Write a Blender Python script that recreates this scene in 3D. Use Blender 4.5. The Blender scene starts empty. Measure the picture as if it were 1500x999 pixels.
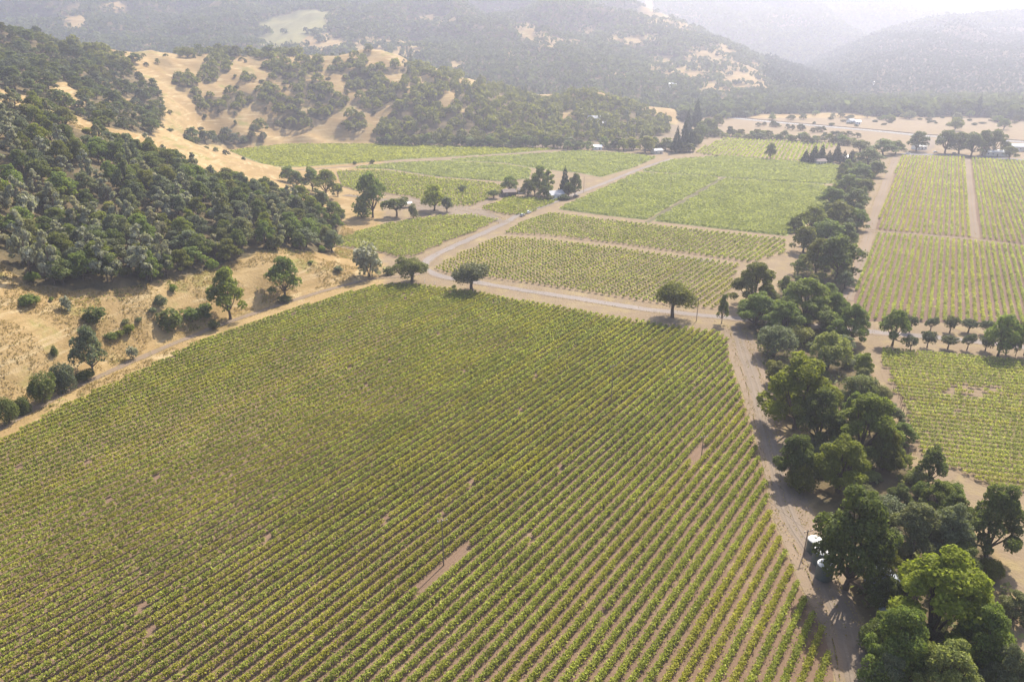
import bpy, math, random
import numpy as np
from mathutils import Vector

RNG = np.random.default_rng(7)
random.seed(7)
R = math.radians
scene = bpy.context.scene
COL = scene.collection

# ------------------------------------------------------------------ camera
FPX, CX, CY, HC = 1050.0, 750.0, 499.5, 100.0      # focal length in photo pixels, centre, height
PITCH = math.atan((CY - 65.0) / FPX)
CP, SP = math.cos(PITCH), math.sin(PITCH)
cam_d = bpy.data.cameras.new('camera')
cam = bpy.data.objects.new('camera', cam_d)
COL.objects.link(cam)
cam.location = (0, 0, HC)
cam.rotation_euler = (math.pi / 2 - PITCH, 0, 0)
cam_d.sensor_fit = 'HORIZONTAL'
cam_d.sensor_width = 36.0
cam_d.lens = 36.0 * FPX / 1500.0
cam_d.clip_start = 1.0
cam_d.clip_end = 20000.0
scene.camera = cam

SUN_AZ, SUN_EL = R(31), R(48)

def ray(px, py):
    u, v = (px - CX) / FPX, (py - CY) / FPX
    return np.array([u, CP - v * SP, -SP - v * CP])

def project(x, y, z):
    zz = y * CP + (HC - z) * SP
    return CX + FPX * x / zz, CY + FPX * ((HC - z) * CP - y * SP) / zz, zz

def flat(px, py, z=0.0):
    d = ray(px, py)
    t = (z - HC) / d[2]
    return np.array([d[0] * t, d[1] * t])

def ctrl(px, py, dist):
    d = ray(px, py)
    t = dist / d[1]
    return (d[0] * t, dist, HC + d[2] * t)

# ------------------------------------------------------------------ noise
_T = RNG.random((256, 256))
def vnoise(x, y):
    x, y = np.asarray(x, float), np.asarray(y, float)
    xi, yi = np.floor(x).astype(int), np.floor(y).astype(int)
    fx, fy = x - xi, y - yi
    fx, fy = fx * fx * (3 - 2 * fx), fy * fy * (3 - 2 * fy)
    a, b = _T[xi & 255, yi & 255], _T[(xi + 1) & 255, yi & 255]
    c, d = _T[xi & 255, (yi + 1) & 255], _T[(xi + 1) & 255, (yi + 1) & 255]
    return (a * (1 - fx) + b * fx) * (1 - fy) + (c * (1 - fx) + d * fx) * fy
def fbm(x, y, o=4):
    s, a, t = 0, 1, 0
    for k in range(o):
        s = s + a * vnoise(x * 2 ** k + 17 * k, y * 2 ** k + 31 * k); t += a; a *= .5
    return s / t
def sstep(a, b, x):
    t = np.clip((x - a) / (b - a), 0, 1)
    return t * t * (3 - 2 * t)

# ------------------------------------------------------------------ plan of the valley, in photo pixels on the flat floor
FIELDS = {
 'main':  [(-60,700),(0,648),(100,594),(200,548),(280,508),(330,488),(400,464),(480,440),(545,421),(590,417),(640,422),(700,430),(760,441),(830,453),(900,466),(980,479),(1050,487),(1066,498),(1068,530),(1088,585),(1103,640),(1120,700),(1130,760),(1150,806),(1166,850),(1186,890),(1206,925),(1216,960),(1222,999),(1224,1040),(-60,1040)],
 'goblet_low': [(634,395),(655,382),(728,348),(800,352),(900,364),(1000,377),(1082,388),(1072,425),(1060,455),(985,450),(880,433),(770,416),(700,407),(650,402)],
 'goblet_high': [(736,343),(765,326),(808,313),(880,322),(960,331),(1060,342),(1150,351),(1150,372),(1100,386),(1010,373),(900,358),(800,346)],
 'dense': [(818,307),(870,283),(935,254),(1010,258),(1054,262),(1000,292),(946,322.5),(880,315)],
 'dense_east': [(1062,263),(1100,265),(1200,272),(1215,276),(1208,310),(1180,330),(1152,346),(1060,336),(957,324),(1008,295)],
 'dense_far': [(940,251),(985,235),(1060,229),(1150,236),(1210,240),(1240,246),(1235,268),(1205,270),(1100,263),(1010,256)],
 'top': [(1016,223),(1060,203),(1120,206),(1190,209),(1228,213),(1190,226),(1172,236),(1100,231),(1030,227)],
 'left_rows': [(492,252),(560,250),(640,262),(720,269),(742,276),(735,284),(690,303),(640,303),(600,289),(560,284),(520,280),(500,274)],
 'left_pale': [(512,247),(580,240),(650,237),(740,242),(778,249),(775,262),(735,266),(640,259),(570,248)],
 'left_far': [(650,235),(760,228),(850,222),(910,225),(962,231),(925,247),(880,260),(850,254),(784,247),(740,239)],
 'far_west': [(335,222),(420,212),(560,212),(700,216),(815,219),(760,224),(680,229),(590,234),(500,241),(440,245),(395,245)],
 'nook': [(702,307),(750,289),(790,292),(822,293),(800,303),(765,317),(738,315)],
 'by_lane': [(492,352),(560,330),(640,318),(690,316),(730,323),(700,338),(650,357),(608,376),(580,378),(560,372),(520,366),(490,362)],
 'east_up': [(1282,336),(1300,285),(1320,229),(1370,230),(1412,231),(1424,349),(1360,344),(1300,339)],
 'east_far': [(1421,232),(1500,237),(1560,241),(1580,366),(1500,359),(1434,350)],
 'east_mid': [(1262,398),(1284,343),(1340,347),(1420,354),(1500,362),(1570,368),(1600,484),(1500,477),(1420,473),(1340,472),(1262,470),(1250,440)],
 'east_low': [(1288,512),(1340,516),(1420,524),(1500,532),(1600,542),(1600,745),(1500,722),(1440,712),(1400,690),(1346,672),(1336,640),(1310,590),(1290,545)],
}
FIELDS = {k: np.array([flat(*p) for p in v]) for k, v in FIELDS.items()}
ROADS = {  # centre line in pixels, width in metres, surface
 'gravel_road': ([(1600,522),(1500,509),(1420,499),(1340,492),(1260,485),(1160,475),(1060,465),(980,457),(900,446),(830,435),(760,424),(700,414),(655,407),(628,398),(622,388),(632,377),(660,363),(700,345),(735,329),(762,314),(800,301),(850,282),(895,265),(940,247),(984,233)], 4.2, 'gravel'),
 'farm_lane': ([(738,327),(715,316),(690,309),(655,305),(610,300),(560,293),(505,286)], 6.0, 'pale'),
 'field_track': ([(-70,668),(0,628),(60,594),(130,558),(200,527),(270,497),(330,474),(400,450),(470,428),(540,410),(590,405),(628,399)], 3.0, 'dirt'),
 'valley_track': ([(425,250),(500,245),(600,237),(700,230),(780,224),(850,219),(880,219)], 4.5, 'dirt'),
 'creek_track': ([(1078,478),(1090,520),(1108,570),(1122,630),(1140,700),(1158,760),(1188,810),(1212,860),(1240,930),(1256,1000),(1262,1050)], 4.0, 'pale'),
 'east_track': ([(1240,440),(1262,385),(1274,340),(1290,290),(1312,232),(1318,225)], 5.5, 'dirt'),
 'block_track': ([(1417,230),(1422,290),(1429,349)], 4.5, 'dirt'),
 'cross_track': ([(1274,339),(1340,343),(1430,352),(1500,360),(1590,368)], 4.5, 'dirt'),
 'nook_lane': ([(690,307),(720,293),(752,284),(775,282)], 6.0, 'dirt'),
 'yard_lane': ([(1318,226),(1400,228),(1500,235),(1600,243)], 10.0, 'asphalt'),
 'highway': ([(1000,166),(1060,172),(1130,179),(1200,185),(1290,193),(1350,199),(1420,203),(1520,210)], 13.0, 'asphalt'),
 'drain': ([(948,326),(1003,294),(1060,261)], 3.6, 'dark'),
 'highway_spur': ([(1352,200),(1362,207),(1360,216),(1345,226)], 10.0, 'pale'),
}
FLATPOLY = [v for v in FIELDS.values()]
for k, (pp, w, s) in ROADS.items():
    ROADS[k] = (np.array([flat(*p) for p in pp]), w, s)
# open parts of the valley floor that must also stay level
for poly in [[(1060,460),(1600,500),(1600,1050),(1230,1050)],[(480,300),(700,290),(760,330),(640,390),(560,375)],[(1000,165),(1600,175),(1600,245),(1250,500),(1100,500),(1000,235)],[(600,235),(1000,225),(1250,250),(1150,460),(640,410),(640,300)]]:
    FLATPOLY.append(np.array([flat(*p) for p in poly]))

def in_poly(x, y, P):
    x, y = np.asarray(x, float), np.asarray(y, float)
    ins = np.zeros(x.shape, bool)
    n = len(P)
    for i in range(n):
        x0, y0 = P[i]; x1, y1 = P[(i + 1) % n]
        if y0 == y1: continue
        c = ((y0 > y) != (y1 > y)) & (x < (x1 - x0) * (y - y0) / (y1 - y0) + x0)
        ins ^= c
    return ins
def seg_dist(x, y, P, closed):
    d = np.full(np.shape(x), 1e9)
    n = len(P)
    for i in range(n if closed else n - 1):
        a, b = P[i], P[(i + 1) % n]
        ab = b - a
        t = np.clip(((x - a[0]) * ab[0] + (y - a[1]) * ab[1]) / max(ab @ ab, 1e-9), 0, 1)
        d = np.minimum(d, np.hypot(x - a[0] - ab[0] * t, y - a[1] - ab[1] * t))
    return d
def flat_dist(x, y):
    d = np.full(np.shape(x), 1e9)
    for P in FLATPOLY:
        dd = seg_dist(x, y, P, True)
        dd[in_poly(x, y, P)] = 0
        d = np.minimum(d, dd)
    for k, (P, w, s) in ROADS.items():
        d = np.minimum(d, np.maximum(0, seg_dist(x, y, P, False) - w * .5 - 1))
    return d

# ------------------------------------------------------------------ terrain
CT = [ctrl(*p) for p in [
 # foothill beside the big field
 (60,424,240),(180,420,252),(300,408,275),(400,372,305),(480,375,335),(0,420,228),(-200,440,205),(-200,300,255),(0,300,285),(100,310,300),(200,330,310),(300,340,320),(400,335,345),
 (0,205,340),(100,232,352),(200,262,370),(300,280,388),(380,300,400),(440,312,402),(492,328,400),(-200,150,340),(430,280,455),(500,292,470),(380,262,470),
 (140,520,207),(60,510,196),(250,470,236),(20,560,188),
 # saddle behind it
 (0,150,480),(150,190,520),(260,205,600),(-200,110,480),(60,160,440),(330,222,700),
 # far side hill: west ridge, golden slope, east ridge
 (0,80,640),(100,86,720),(200,90,850),(260,87,900),(330,84,930),(400,86,960),(470,84,985),(540,80,1000),(600,92,1000),(660,110,1000),(720,125,1000),(800,150,1020),(860,140,1010),(930,160,1000),(1000,192,960),(-250,40,660),
 (100,130,560),(200,140,700),(260,150,760),(330,150,820),(420,150,860),(480,140,890),(540,140,900),(620,150,890),(700,165,880),(800,185,880),(900,190,880),(240,190,660),(300,195,740),(360,190,780),(440,190,800),(520,180,830),(600,185,830)]]
for p in [(320,216),(420,210),(480,209),(560,210),(640,212),(700,214),(780,217),(860,219),(920,222),(990,226),(1015,200),(560,400),(640,415),(520,350),(560,300),(480,286),(500,262),(440,246),(0,626),(100,574),(200,526),(300,486),(400,450),(480,425),(-70,668),(800,300),(800,500),(400,600),(1100,500),(1200,300),(1400,400),(700,800),(200,900),(1400,900),(1030,190),(1300,190)]:
    q = flat(*p); CT.append((q[0], q[1], 0.0))
for q in [(-700,1250,30),(-400,1250,15),(-100,1250,5),(300,1250,0),(700,1250,0),(-900,700,120),(-700,300,110),(-500,120,60),(-300,60,22),(-260,-200,20),(0,-200,0),(500,100,0),(800,600,0)]:
    CT.append(q)
CT = np.array(CT)
def tps_k(r2):
    return np.where(r2 > 1e-9, .5 * r2 * np.log(np.maximum(r2, 1e-9)), 0)
_S = 300.0
_c = CT[:, :2] / _S
_n = len(_c)
_K = tps_k(((_c[:, None] - _c[None]) ** 2).sum(-1)) + np.eye(_n) * 2e-3
_P = np.hstack([np.ones((_n, 1)), _c])
_A = np.block([[_K, _P], [_P.T, np.zeros((3, 3))]])
_w = np.linalg.solve(_A, np.concatenate([CT[:, 2], np.zeros(3)]))
def tps(x, y):
    q = np.stack([x, y], -1).reshape(-1, 2) / _S
    out = np.empty(len(q))
    for i in range(0, len(q), 20000):
        b = q[i:i + 20000]
        out[i:i + 20000] = tps_k(((b[:, None] - _c[None]) ** 2).sum(-1)) @ _w[:_n] + _w[_n] + b @ _w[_n + 1:]
    return out.reshape(np.shape(x))

def layer(pts, base):
    L = [ctrl(*p) for p in pts]
    q = np.array([a / b for a, b, c in L]); z = np.array([c for a, b, c in L]); dr = np.array([b for a, b, c in L])
    bq = np.array([ray(p, 150)[0] / ray(p, 150)[1] for p, d in base]); bd = np.array([d for p, d in base])
    return q, z, dr, bq, bd
FAR = [
 layer([(-900,-20,2200),(0,-24,2400),(300,-26,2400),(600,-24,2450),(800,-20,2450),(880,-8,2350),(930,12,2250),(985,32,2150),(1040,56,2000),(1100,82,1850),(1150,100,1760),(1190,113,1690),(1245,142,1560),(1300,158,1450),(1340,165,1420)], [(0,1180),(700,1180),(950,1180),(1100,1200),(1245,1260),(1340,1380)]),
 layer([(1040,165,1800),(1090,146,2000),(1130,125,2200),(1200,92,2400),(1250,70,2500),(1300,50,2600),(1380,34,2600),(1440,29,2600),(1500,25,2600),(1700,14,2500),(2300,10,2400)], [(1040,1750),(1130,1650),(1250,1500),(1500,1450),(2300,1400)]),
 layer([(400,-14,3300),(1000,-14,3300),(1120,-12,3300),(1210,-8,3300),(1290,2,3300),(1345,14,3300),(1400,30,3200),(1470,45,3200),(1600,80,3100),(1800,110,3000)], [(700,2450),(1200,2350),(1800,2300)]),
]
def far_height(x, y):
    q = x / np.maximum(y, 300.0)
    best = np.zeros(np.shape(x))
    rough = 1 - np.abs(2 * fbm(x / 330.0 + 3.1, y / 330.0 + 7.7, 5) - 1)
    for qs, zs, dr, bq, bd in FAR:
        zr, d1, d0 = np.interp(q, qs, zs), np.interp(q, qs, dr), np.interp(q, bq, bd)
        s = (y - d0) / np.maximum(d1 - d0, 50)
        up = np.clip(s, 0, 1) ** .85
        pr = np.where(s <= 1, up, np.maximum(0, 1 - (s - 1) * .5))
        mod = 1 + (rough - .78) * 1.7 * np.clip(pr, 0, 1) * (1 - np.clip(s, 0, 1) ** 4 * .85)
        inside = sstep(qs[0] - .06, qs[0], q) * (1 - sstep(qs[-1], qs[-1] + .06, q))
        best = np.maximum(best, np.maximum(zr, 0) * pr * mod * inside)
    return best

def axis(lo, a, b, hi, st, grow, top):
    mid = list(np.arange(a, b + .1, st))
    l, s, v = [], st, a
    while v > lo:
        s = min(s * grow, top); v -= s; l.append(v)
    r, s, v = [], st, b
    while v < hi:
        s = min(s * grow, top); v += s; r.append(v)
    return np.array(l[::-1] + mid + r)
XS = axis(-4200, -520, 640, 4600, 4.0, 1.06, 70)
YS = np.concatenate([axis(-500, 80, 1180, 1180, 4.0, 1.1, 40), np.arange(1190, 2700, 12.0), np.arange(2720, 3500, 24.0), np.arange(3540, 6000, 60.0)])
YS = np.unique(YS)
GX, GY = np.meshgrid(XS, YS, indexing='ij')
near_fade = 1 - sstep(1120, 1260, GY)
side = (1 - sstep(700, 1000, np.abs(GX)))
hz = tps(GX, GY)
fd = flat_dist(GX, GY)
hz = np.maximum(hz - .25, 0)
bump = (fbm(GX / 60 + 5, GY / 60 + 9, 4) - .5)
hz = hz + np.clip(hz / 25, 0, 1) * bump * (12 + hz * .16)
hz = np.maximum(hz, 0) * sstep(0, 16, fd) + sstep(0, 8, fd) * (fbm(GX / 14, GY / 14, 3) - .35) * .9
hz = np.where(fd <= 0, 0, hz)
GZ = np.maximum(hz * near_fade, 0)
GZ = np.where(np.abs(GX) > 900, np.minimum(GZ, 140), GZ)
GZ = np.maximum(GZ, far_height(GX, GY) * sstep(1000, 1200, GY))
def height(x, y):
    x, y = np.asarray(x, float), np.asarray(y, float)
    i = np.clip(np.searchsorted(XS, x) - 1, 0, len(XS) - 2)
    j = np.clip(np.searchsorted(YS, y) - 1, 0, len(YS) - 2)
    fx = np.clip((x - XS[i]) / (XS[i + 1] - XS[i]), 0, 1); fy = np.clip((y - YS[j]) / (YS[j + 1] - YS[j]), 0, 1)
    return (GZ[i, j] * (1 - fx) + GZ[i + 1, j] * fx) * (1 - fy) + (GZ[i, j + 1] * (1 - fx) + GZ[i + 1, j + 1] * fx) * fy
def hit(px, py, lift=0.0):
    """first point of the terrain (raised by lift) along the ray through a photo pixel"""
    d = ray(px, py)
    t = 70 * 1.006 ** np.arange(760)
    z = HC + d[2] * t - height(d[0] * t, d[1] * t) - lift
    k = np.argmax(z < 0)
    if z[k] >= 0: k = len(t) - 1
    a, b = t[max(k - 1, 0)], t[k]
    for _ in range(14):
        m = (a + b) / 2
        if HC + d[2] * m - height(d[0] * m, d[1] * m) - lift < 0: b = m
        else: a = m
    return np.array([d[0] * b, d[1] * b, HC + d[2] * b - lift])
def visible(x, y, z, slack=4.0):
    """whether terrain hides points from where the photo was taken"""
    x, y, z = map(np.asarray, (x, y, z))
    ok = np.ones(x.shape, bool)
    for s in np.linspace(.25, .985, 40):
        ok &= HC + (z + slack - HC) * s > height(x * s, y * s) - .5
    return ok

# ------------------------------------------------------------------ mesh helpers
def new_obj(name, me, mat=None, parent=None):
    o = bpy.data.objects.new(name, me)
    COL.objects.link(o)
    if mat is not None:
        if len(me.materials) == 0: me.materials.append(mat)
        elif me.materials[0] != mat:
            o.material_slots[0].link = 'OBJECT'; o.material_slots[0].material = mat
    if parent: o.parent = parent
    return o
def quads_mesh(name, V):
    """V: (4n,3) corners, each four in a row make one face"""
    n = len(V) // 4
    me = bpy.data.meshes.new(name)
    me.vertices.add(4 * n); me.loops.add(4 * n); me.polygons.add(n)
    me.vertices.foreach_set('co', np.ascontiguousarray(V, np.float32).ravel())
    me.loops.foreach_set('vertex_index', np.arange(4 * n, dtype=np.int32))
    me.polygons.foreach_set('loop_start', np.arange(0, 4 * n, 4, dtype=np.int32))
    me.update(calc_edges=True)
    return me
def cards(C, size, bias, rng, up=None):
    """leaf clumps: one bent-looking irregular four-cornered face at each centre"""
    n = len(C)
    size = np.broadcast_to(np.asarray(size, float), (n,))
    N = rng.normal(size=(n, 3)) + (np.array([0, 0, bias]) if up is None else up * bias)
    N /= np.linalg.norm(N, axis=1)[:, None]
    A = np.cross(N, rng.normal(size=(n, 3))); A /= np.linalg.norm(A, axis=1)[:, None] + 1e-9
    B = np.cross(N, A)
    a = (size * rng.uniform(.6, 1.25, n))[:, None] * .62; b = (size * rng.uniform(.5, 1.0, n))[:, None] * .62
    k = rng.uniform(-.35, .35, (n, 1))
    V = np.empty((n, 4, 3))
    V[:, 0] = C - A * a; V[:, 1] = C - B * b + A * a * k; V[:, 2] = C + A * a; V[:, 3] = C + B * b - A * a * k
    V[:, 1] += N * a * .15; V[:, 3] += N * a * .15
    return V.reshape(-1, 3)

class MB:
    def __init__(s): s.v, s.f, s.m = [], [], []
    def add(s, V, F, m=0):
        o = len(s.v); s.v += [tuple(map(float, p)) for p in V]; s.f += [tuple(i + o for i in f) for f in F]; s.m += [m] * len(F)
    def box(s, c, d, rz=0, taper=1.0, m=0):
        x, y, z = d[0] / 2, d[1] / 2, d[2] / 2; ca, sa = math.cos(rz), math.sin(rz)
        V = []
        for k, (zz, t) in enumerate(((-z, 1), (z, taper))):
            for X, Y in ((-x, -y), (x, -y), (x, y), (-x, y)):
                X, Y = X * t, Y * t
                V.append((c[0] + X * ca - Y * sa, c[1] + X * sa + Y * ca, c[2] + zz))
        s.add(V, [(3, 2, 1, 0), (4, 5, 6, 7), (0, 1, 5, 4), (1, 2, 6, 5), (2, 3, 7, 6), (3, 0, 4, 7)], m)
    def tube(s, P, rad, n=7, m=0):
        P = [np.array(p, float) for p in P]
        V, F = [], []
        for i, p in enumerate(P):
            d = P[min(i + 1, len(P) - 1)] - P[max(i - 1, 0)]; d /= np.linalg.norm(d) + 1e-9
            a = np.cross(d, (1, 0, 0) if abs(d[0]) < .8 else (0, 1, 0)); a /= np.linalg.norm(a); b = np.cross(d, a)
            r = rad[i] if hasattr(rad, '__len__') else rad
            for k in range(n):
                t = 2 * math.pi * k / n; V.append(p + (a * math.cos(t) + b * math.sin(t)) * r)
        for i in range(len(P) - 1):
            for k in range(n):
                F.append((i * n + k, i * n + (k + 1) % n, (i + 1) * n + (k + 1) % n, (i + 1) * n + k))
        F.append(tuple(range(n))[::-1]); F.append(tuple((len(P) - 1) * n + k for k in range(n)))
        s.add(V, F, m)
    def lathe(s, prof, n=24, c=(0, 0, 0), m=0):
        V, F = [], []
        for r, z in prof:
            for k in range(n):
                t = 2 * math.pi * k / n; V.append((c[0] + r * math.cos(t), c[1] + r * math.sin(t), c[2] + z))
        for i in range(len(prof) - 1):
            for k in range(n): F.append((i * n + k, i * n + (k + 1) % n, (i + 1) * n + (k + 1) % n, (i + 1) * n + k))
        F.append(tuple(range(n))[::-1]); F.append(tuple((len(prof) - 1) * n + k for k in range(n)))
        s.add(V, F, m)
    def mesh(s, name):
        me = bpy.data.meshes.new(name); me.from_pydata(s.v, [], s.f); me.update(); return me
    def obj(s, name, mat, parent=None): return new_obj(name, s.mesh(name), mat, parent)

def tag(o, label, cat, group=None, kind=None):
    if label: o['label'] = label
    if cat: o['category'] = cat
    if group: o['group'] = group
    if kind: o['kind'] = kind
    return o
def empty(name, loc, rz=0, sc=(1, 1, 1)):
    o = bpy.data.objects.new(name, None); COL.objects.link(o)
    o.location = [float(a) for a in loc]; o.rotation_euler = (0, 0, float(rz)); o.scale = [float(a) for a in sc]
    o.empty_display_size = .5
    return o

# ------------------------------------------------------------------ materials
def nodes(name):
    m = bpy.data.materials.new(name); m.use_nodes = True
    nt = m.node_tree; nt.nodes.clear()
    return m, nt, nt.nodes, nt.links
def N(nt, t, **kw):
    n = nt.nodes.new(t)
    for k, v in kw.items(): setattr(n, k, v)
    return n
def mixc(nt, f, a, b, mode='MIX'):
    n = N(nt, 'ShaderNodeMix', data_type='RGBA', blend_type=mode)
    for i, v in ((0, f), (6, a), (7, b)):
        if isinstance(v, (int, float)): n.inputs[i].default_value = v
        elif isinstance(v, tuple): n.inputs[i].default_value = (*v, 1)
        else: nt.links.new(v, n.inputs[i])
    return n.outputs[2]
def noise(nt, scale, detail=4, rough=.55, vec=None, coord='pos'):
    n = N(nt, 'ShaderNodeTexNoise'); n.inputs['Scale'].default_value = scale
    n.inputs['Detail'].default_value = detail; n.inputs['Roughness'].default_value = rough
    if vec is None:
        vec = N(nt, 'ShaderNodeNewGeometry').outputs['Position'] if coord == 'pos' else N(nt, 'ShaderNodeTexCoord').outputs['Object']
    nt.links.new(vec, n.inputs['Vector'])
    return n.outputs['Fac']
def ramp(nt, f, lo, hi):
    n = N(nt, 'ShaderNodeMapRange'); n.interpolation_type = 'SMOOTHSTEP'
    nt.links.new(f, n.inputs[0]); n.inputs[1].default_value = lo; n.inputs[2].default_value = hi
    return n.outputs[0]
def pbsdf(nt, col, rough=.9, spec=.2, bump=None, bstr=.3, bdist=.1, metal=0):
    b = N(nt, 'ShaderNodeBsdfPrincipled'); o = N(nt, 'ShaderNodeOutputMaterial')
    b.inputs['Roughness'].default_value = rough; b.inputs['Specular IOR Level'].default_value = spec; b.inputs['Metallic'].default_value = metal
    if isinstance(col, tuple): b.inputs['Base Color'].default_value = (*col, 1)
    else: nt.links.new(col, b.inputs['Base Color'])
    if bump is not None:
        bn = N(nt, 'ShaderNodeBump'); bn.inputs['Strength'].default_value = bstr; bn.inputs['Distance'].default_value = bdist
        nt.links.new(bump, bn.inputs['Height']); nt.links.new(bn.outputs[0], b.inputs['Normal'])
    nt.links.new(b.outputs[0], o.inputs['Surface'])
    return b
def leaf_mat(name, col, var=.35, trans=.3, rough=.6, spec=.1, warm=(1.25, 1.05, .6)):
    m, nt, nd, lk = nodes(name)
    isl = N(nt, 'ShaderNodeNewGeometry').outputs['Random Per Island']
    obj = N(nt, 'ShaderNodeObjectInfo').outputs['Random']
    dk = tuple(c * (1 - var) for c in col); lt = tuple(min(1, c * (1 + var)) for c in col)
    c = mixc(nt, isl, dk, lt)
    wm = tuple(min(1, a * b) for a, b in zip(col, warm))
    c = mixc(nt, ramp(nt, obj, .35, 1.0), c, mixc(nt, isl, tuple(a * .75 for a in wm), tuple(a * 1.25 for a in wm)))
    f = ramp(nt, noise(nt, .06, 2), .4, .65)
    c = mixc(nt, f, mixc(nt, .2, c, (0.03, 0.05, 0.02)), c)
    b = pbsdf(nt, c, rough, spec)
    t = N(nt, 'ShaderNodeBsdfTranslucent'); mx = N(nt, 'ShaderNodeMixShader'); mx.inputs[0].default_value = trans
    tc = mixc(nt, 1.0, c, (1.5, 1.55, .8), 'MULTIPLY')
    lk.new(tc, t.inputs['Color']); lk.new(b.outputs[0], mx.inputs[1]); lk.new(t.outputs[0], mx.inputs[2])
    out = [n for n in nd if n.type == 'OUTPUT_MATERIAL'][0]
    lk.new(mx.outputs[0], out.inputs['Surface'])
    return m
LEAF = {
 'dark':   leaf_mat('oak_leaf_dark', (.108, .13, .04), trans=.42),
 'mid':    leaf_mat('oak_leaf_mid', (.14, .18, .046), trans=.44),
 'bright': leaf_mat('walnut_leaf', (.18, .235, .042), trans=.45),
 'gray':   leaf_mat('pine_leaf_gray', (.27, .27, .2), trans=.3, warm=(1.1, 1, .85)),
 'sage':   leaf_mat('sage_leaf', (.14, .16, .09), trans=.35),
 'yellow': leaf_mat('willow_leaf', (.2, .225, .075), trans=.4),
 'olive':  leaf_mat('olive_leaf', (.1, .115, .068), trans=.3, warm=(1.1, 1, .8)),
 'blue':   leaf_mat('conifer_leaf', (.04, .062, .032), trans=.15, spec=0.0, warm=(1, 1.05, 1)),
 'far':    leaf_mat('far_leaf', (.085, .1, .045), trans=.3, spec=0.0),
}
VINE = leaf_mat('vine_leaf', (.265, .285, .06), var=.46, trans=.42, rough=.6, warm=(1.12, 1.0, .9))
VINE_PALE = leaf_mat('vine_leaf_pale', (.29, .31, .085), var=.42, trans=.42, rough=.6, warm=(1.1, 1.0, .9))
VINE_DENSE = leaf_mat('vine_leaf_dense', (.265, .28, .115), var=.2, trans=.42, rough=.6, warm=(1.0, 1.0, 1))
def simple(name, col, rough=.7, spec=.3, var=.12, scale=3, metal=0):
    m, nt, nd, lk = nodes(name)
    c = mixc(nt, noise(nt, scale, 3), tuple(a * (1 - var) for a in col), tuple(min(1, a * (1 + var)) for a in col))
    pbsdf(nt, c, rough, spec, metal=metal)
    return m
BARK = simple('bark', (.10, .075, .055), .9, .1, .4, 8)
BARK_PALE = simple('bark_pale', (.2, .17, .14), .9, .1, .3, 8)
WOODPOLE = simple('pole_wood', (.19, .145, .11), .9, .1, .25, 4)
STAKE = simple('stake_wood', (.14, .09, .065), .9, .1, .25, 4)
WIRE = simple('cable', (.06, .06, .06), .6, .3)
CERAMIC = simple('insulator', (.75, .75, .72), .3, .5)
STEEL = simple('grey_steel', (.35, .36, .38), .5, .5, .1, 2)
STEEL2 = simple('weathered_steel', (.07, .065, .07), .7, .3, .1, 2)
TANKG = simple('tank_green', (.07, .085, .075), .5, .4, .15, 1)
TANKTOP = simple('tank_top', (.45, .46, .46), .5, .4, .06, 2)
WHITEP = simple('white_paint', (.78, .78, .76), .6, .3, .05, 1)
CREAM = simple('cream_siding', (.55, .5, .42), .7, .2, .06, 1)
BROWNB = simple('barn_boards', (.085, .065, .055), .85, .1, .25, 2)
ROOFG = simple('grey_roof', (.28, .29, .32), .7, .3, .1, 1)
ROOFW = simple('white_roof', (.8, .82, .85), .4, .4, .05, .6)
ROOFB = simple('blue_roof', (.25, .36, .5), .5, .4, .1, .6)
ROOFBR = simple('brown_roof', (.14, .11, .1), .8, .2, .15, 1)
PALEMET = simple('pale_metal', (.26, .29, .34), .35, .5, .08, .7)
def glass_mat():
    m, nt, nd, lk = nodes('window_glass'); pbsdf(nt, (.03, .035, .04), .1, .6); return m
GLASS = glass_mat()
CARW = simple('car_white', (.75, .76, .78), .25, .6, .02, 1)
CARS = simple('car_silver', (.42, .44, .47), .25, .6, .02, 1, .4)
CARD = simple('car_dark', (.03, .03, .035), .25, .6, .02, 1)
TYRE = simple('tyre', (.02, .02, .02), .8, .2)
HUB = simple('hub', (.4, .4, .42), .35, .5, .05, 2, .8)
LAMP = simple('lamp_lens', (.5, .2, .15), .2, .6)

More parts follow.
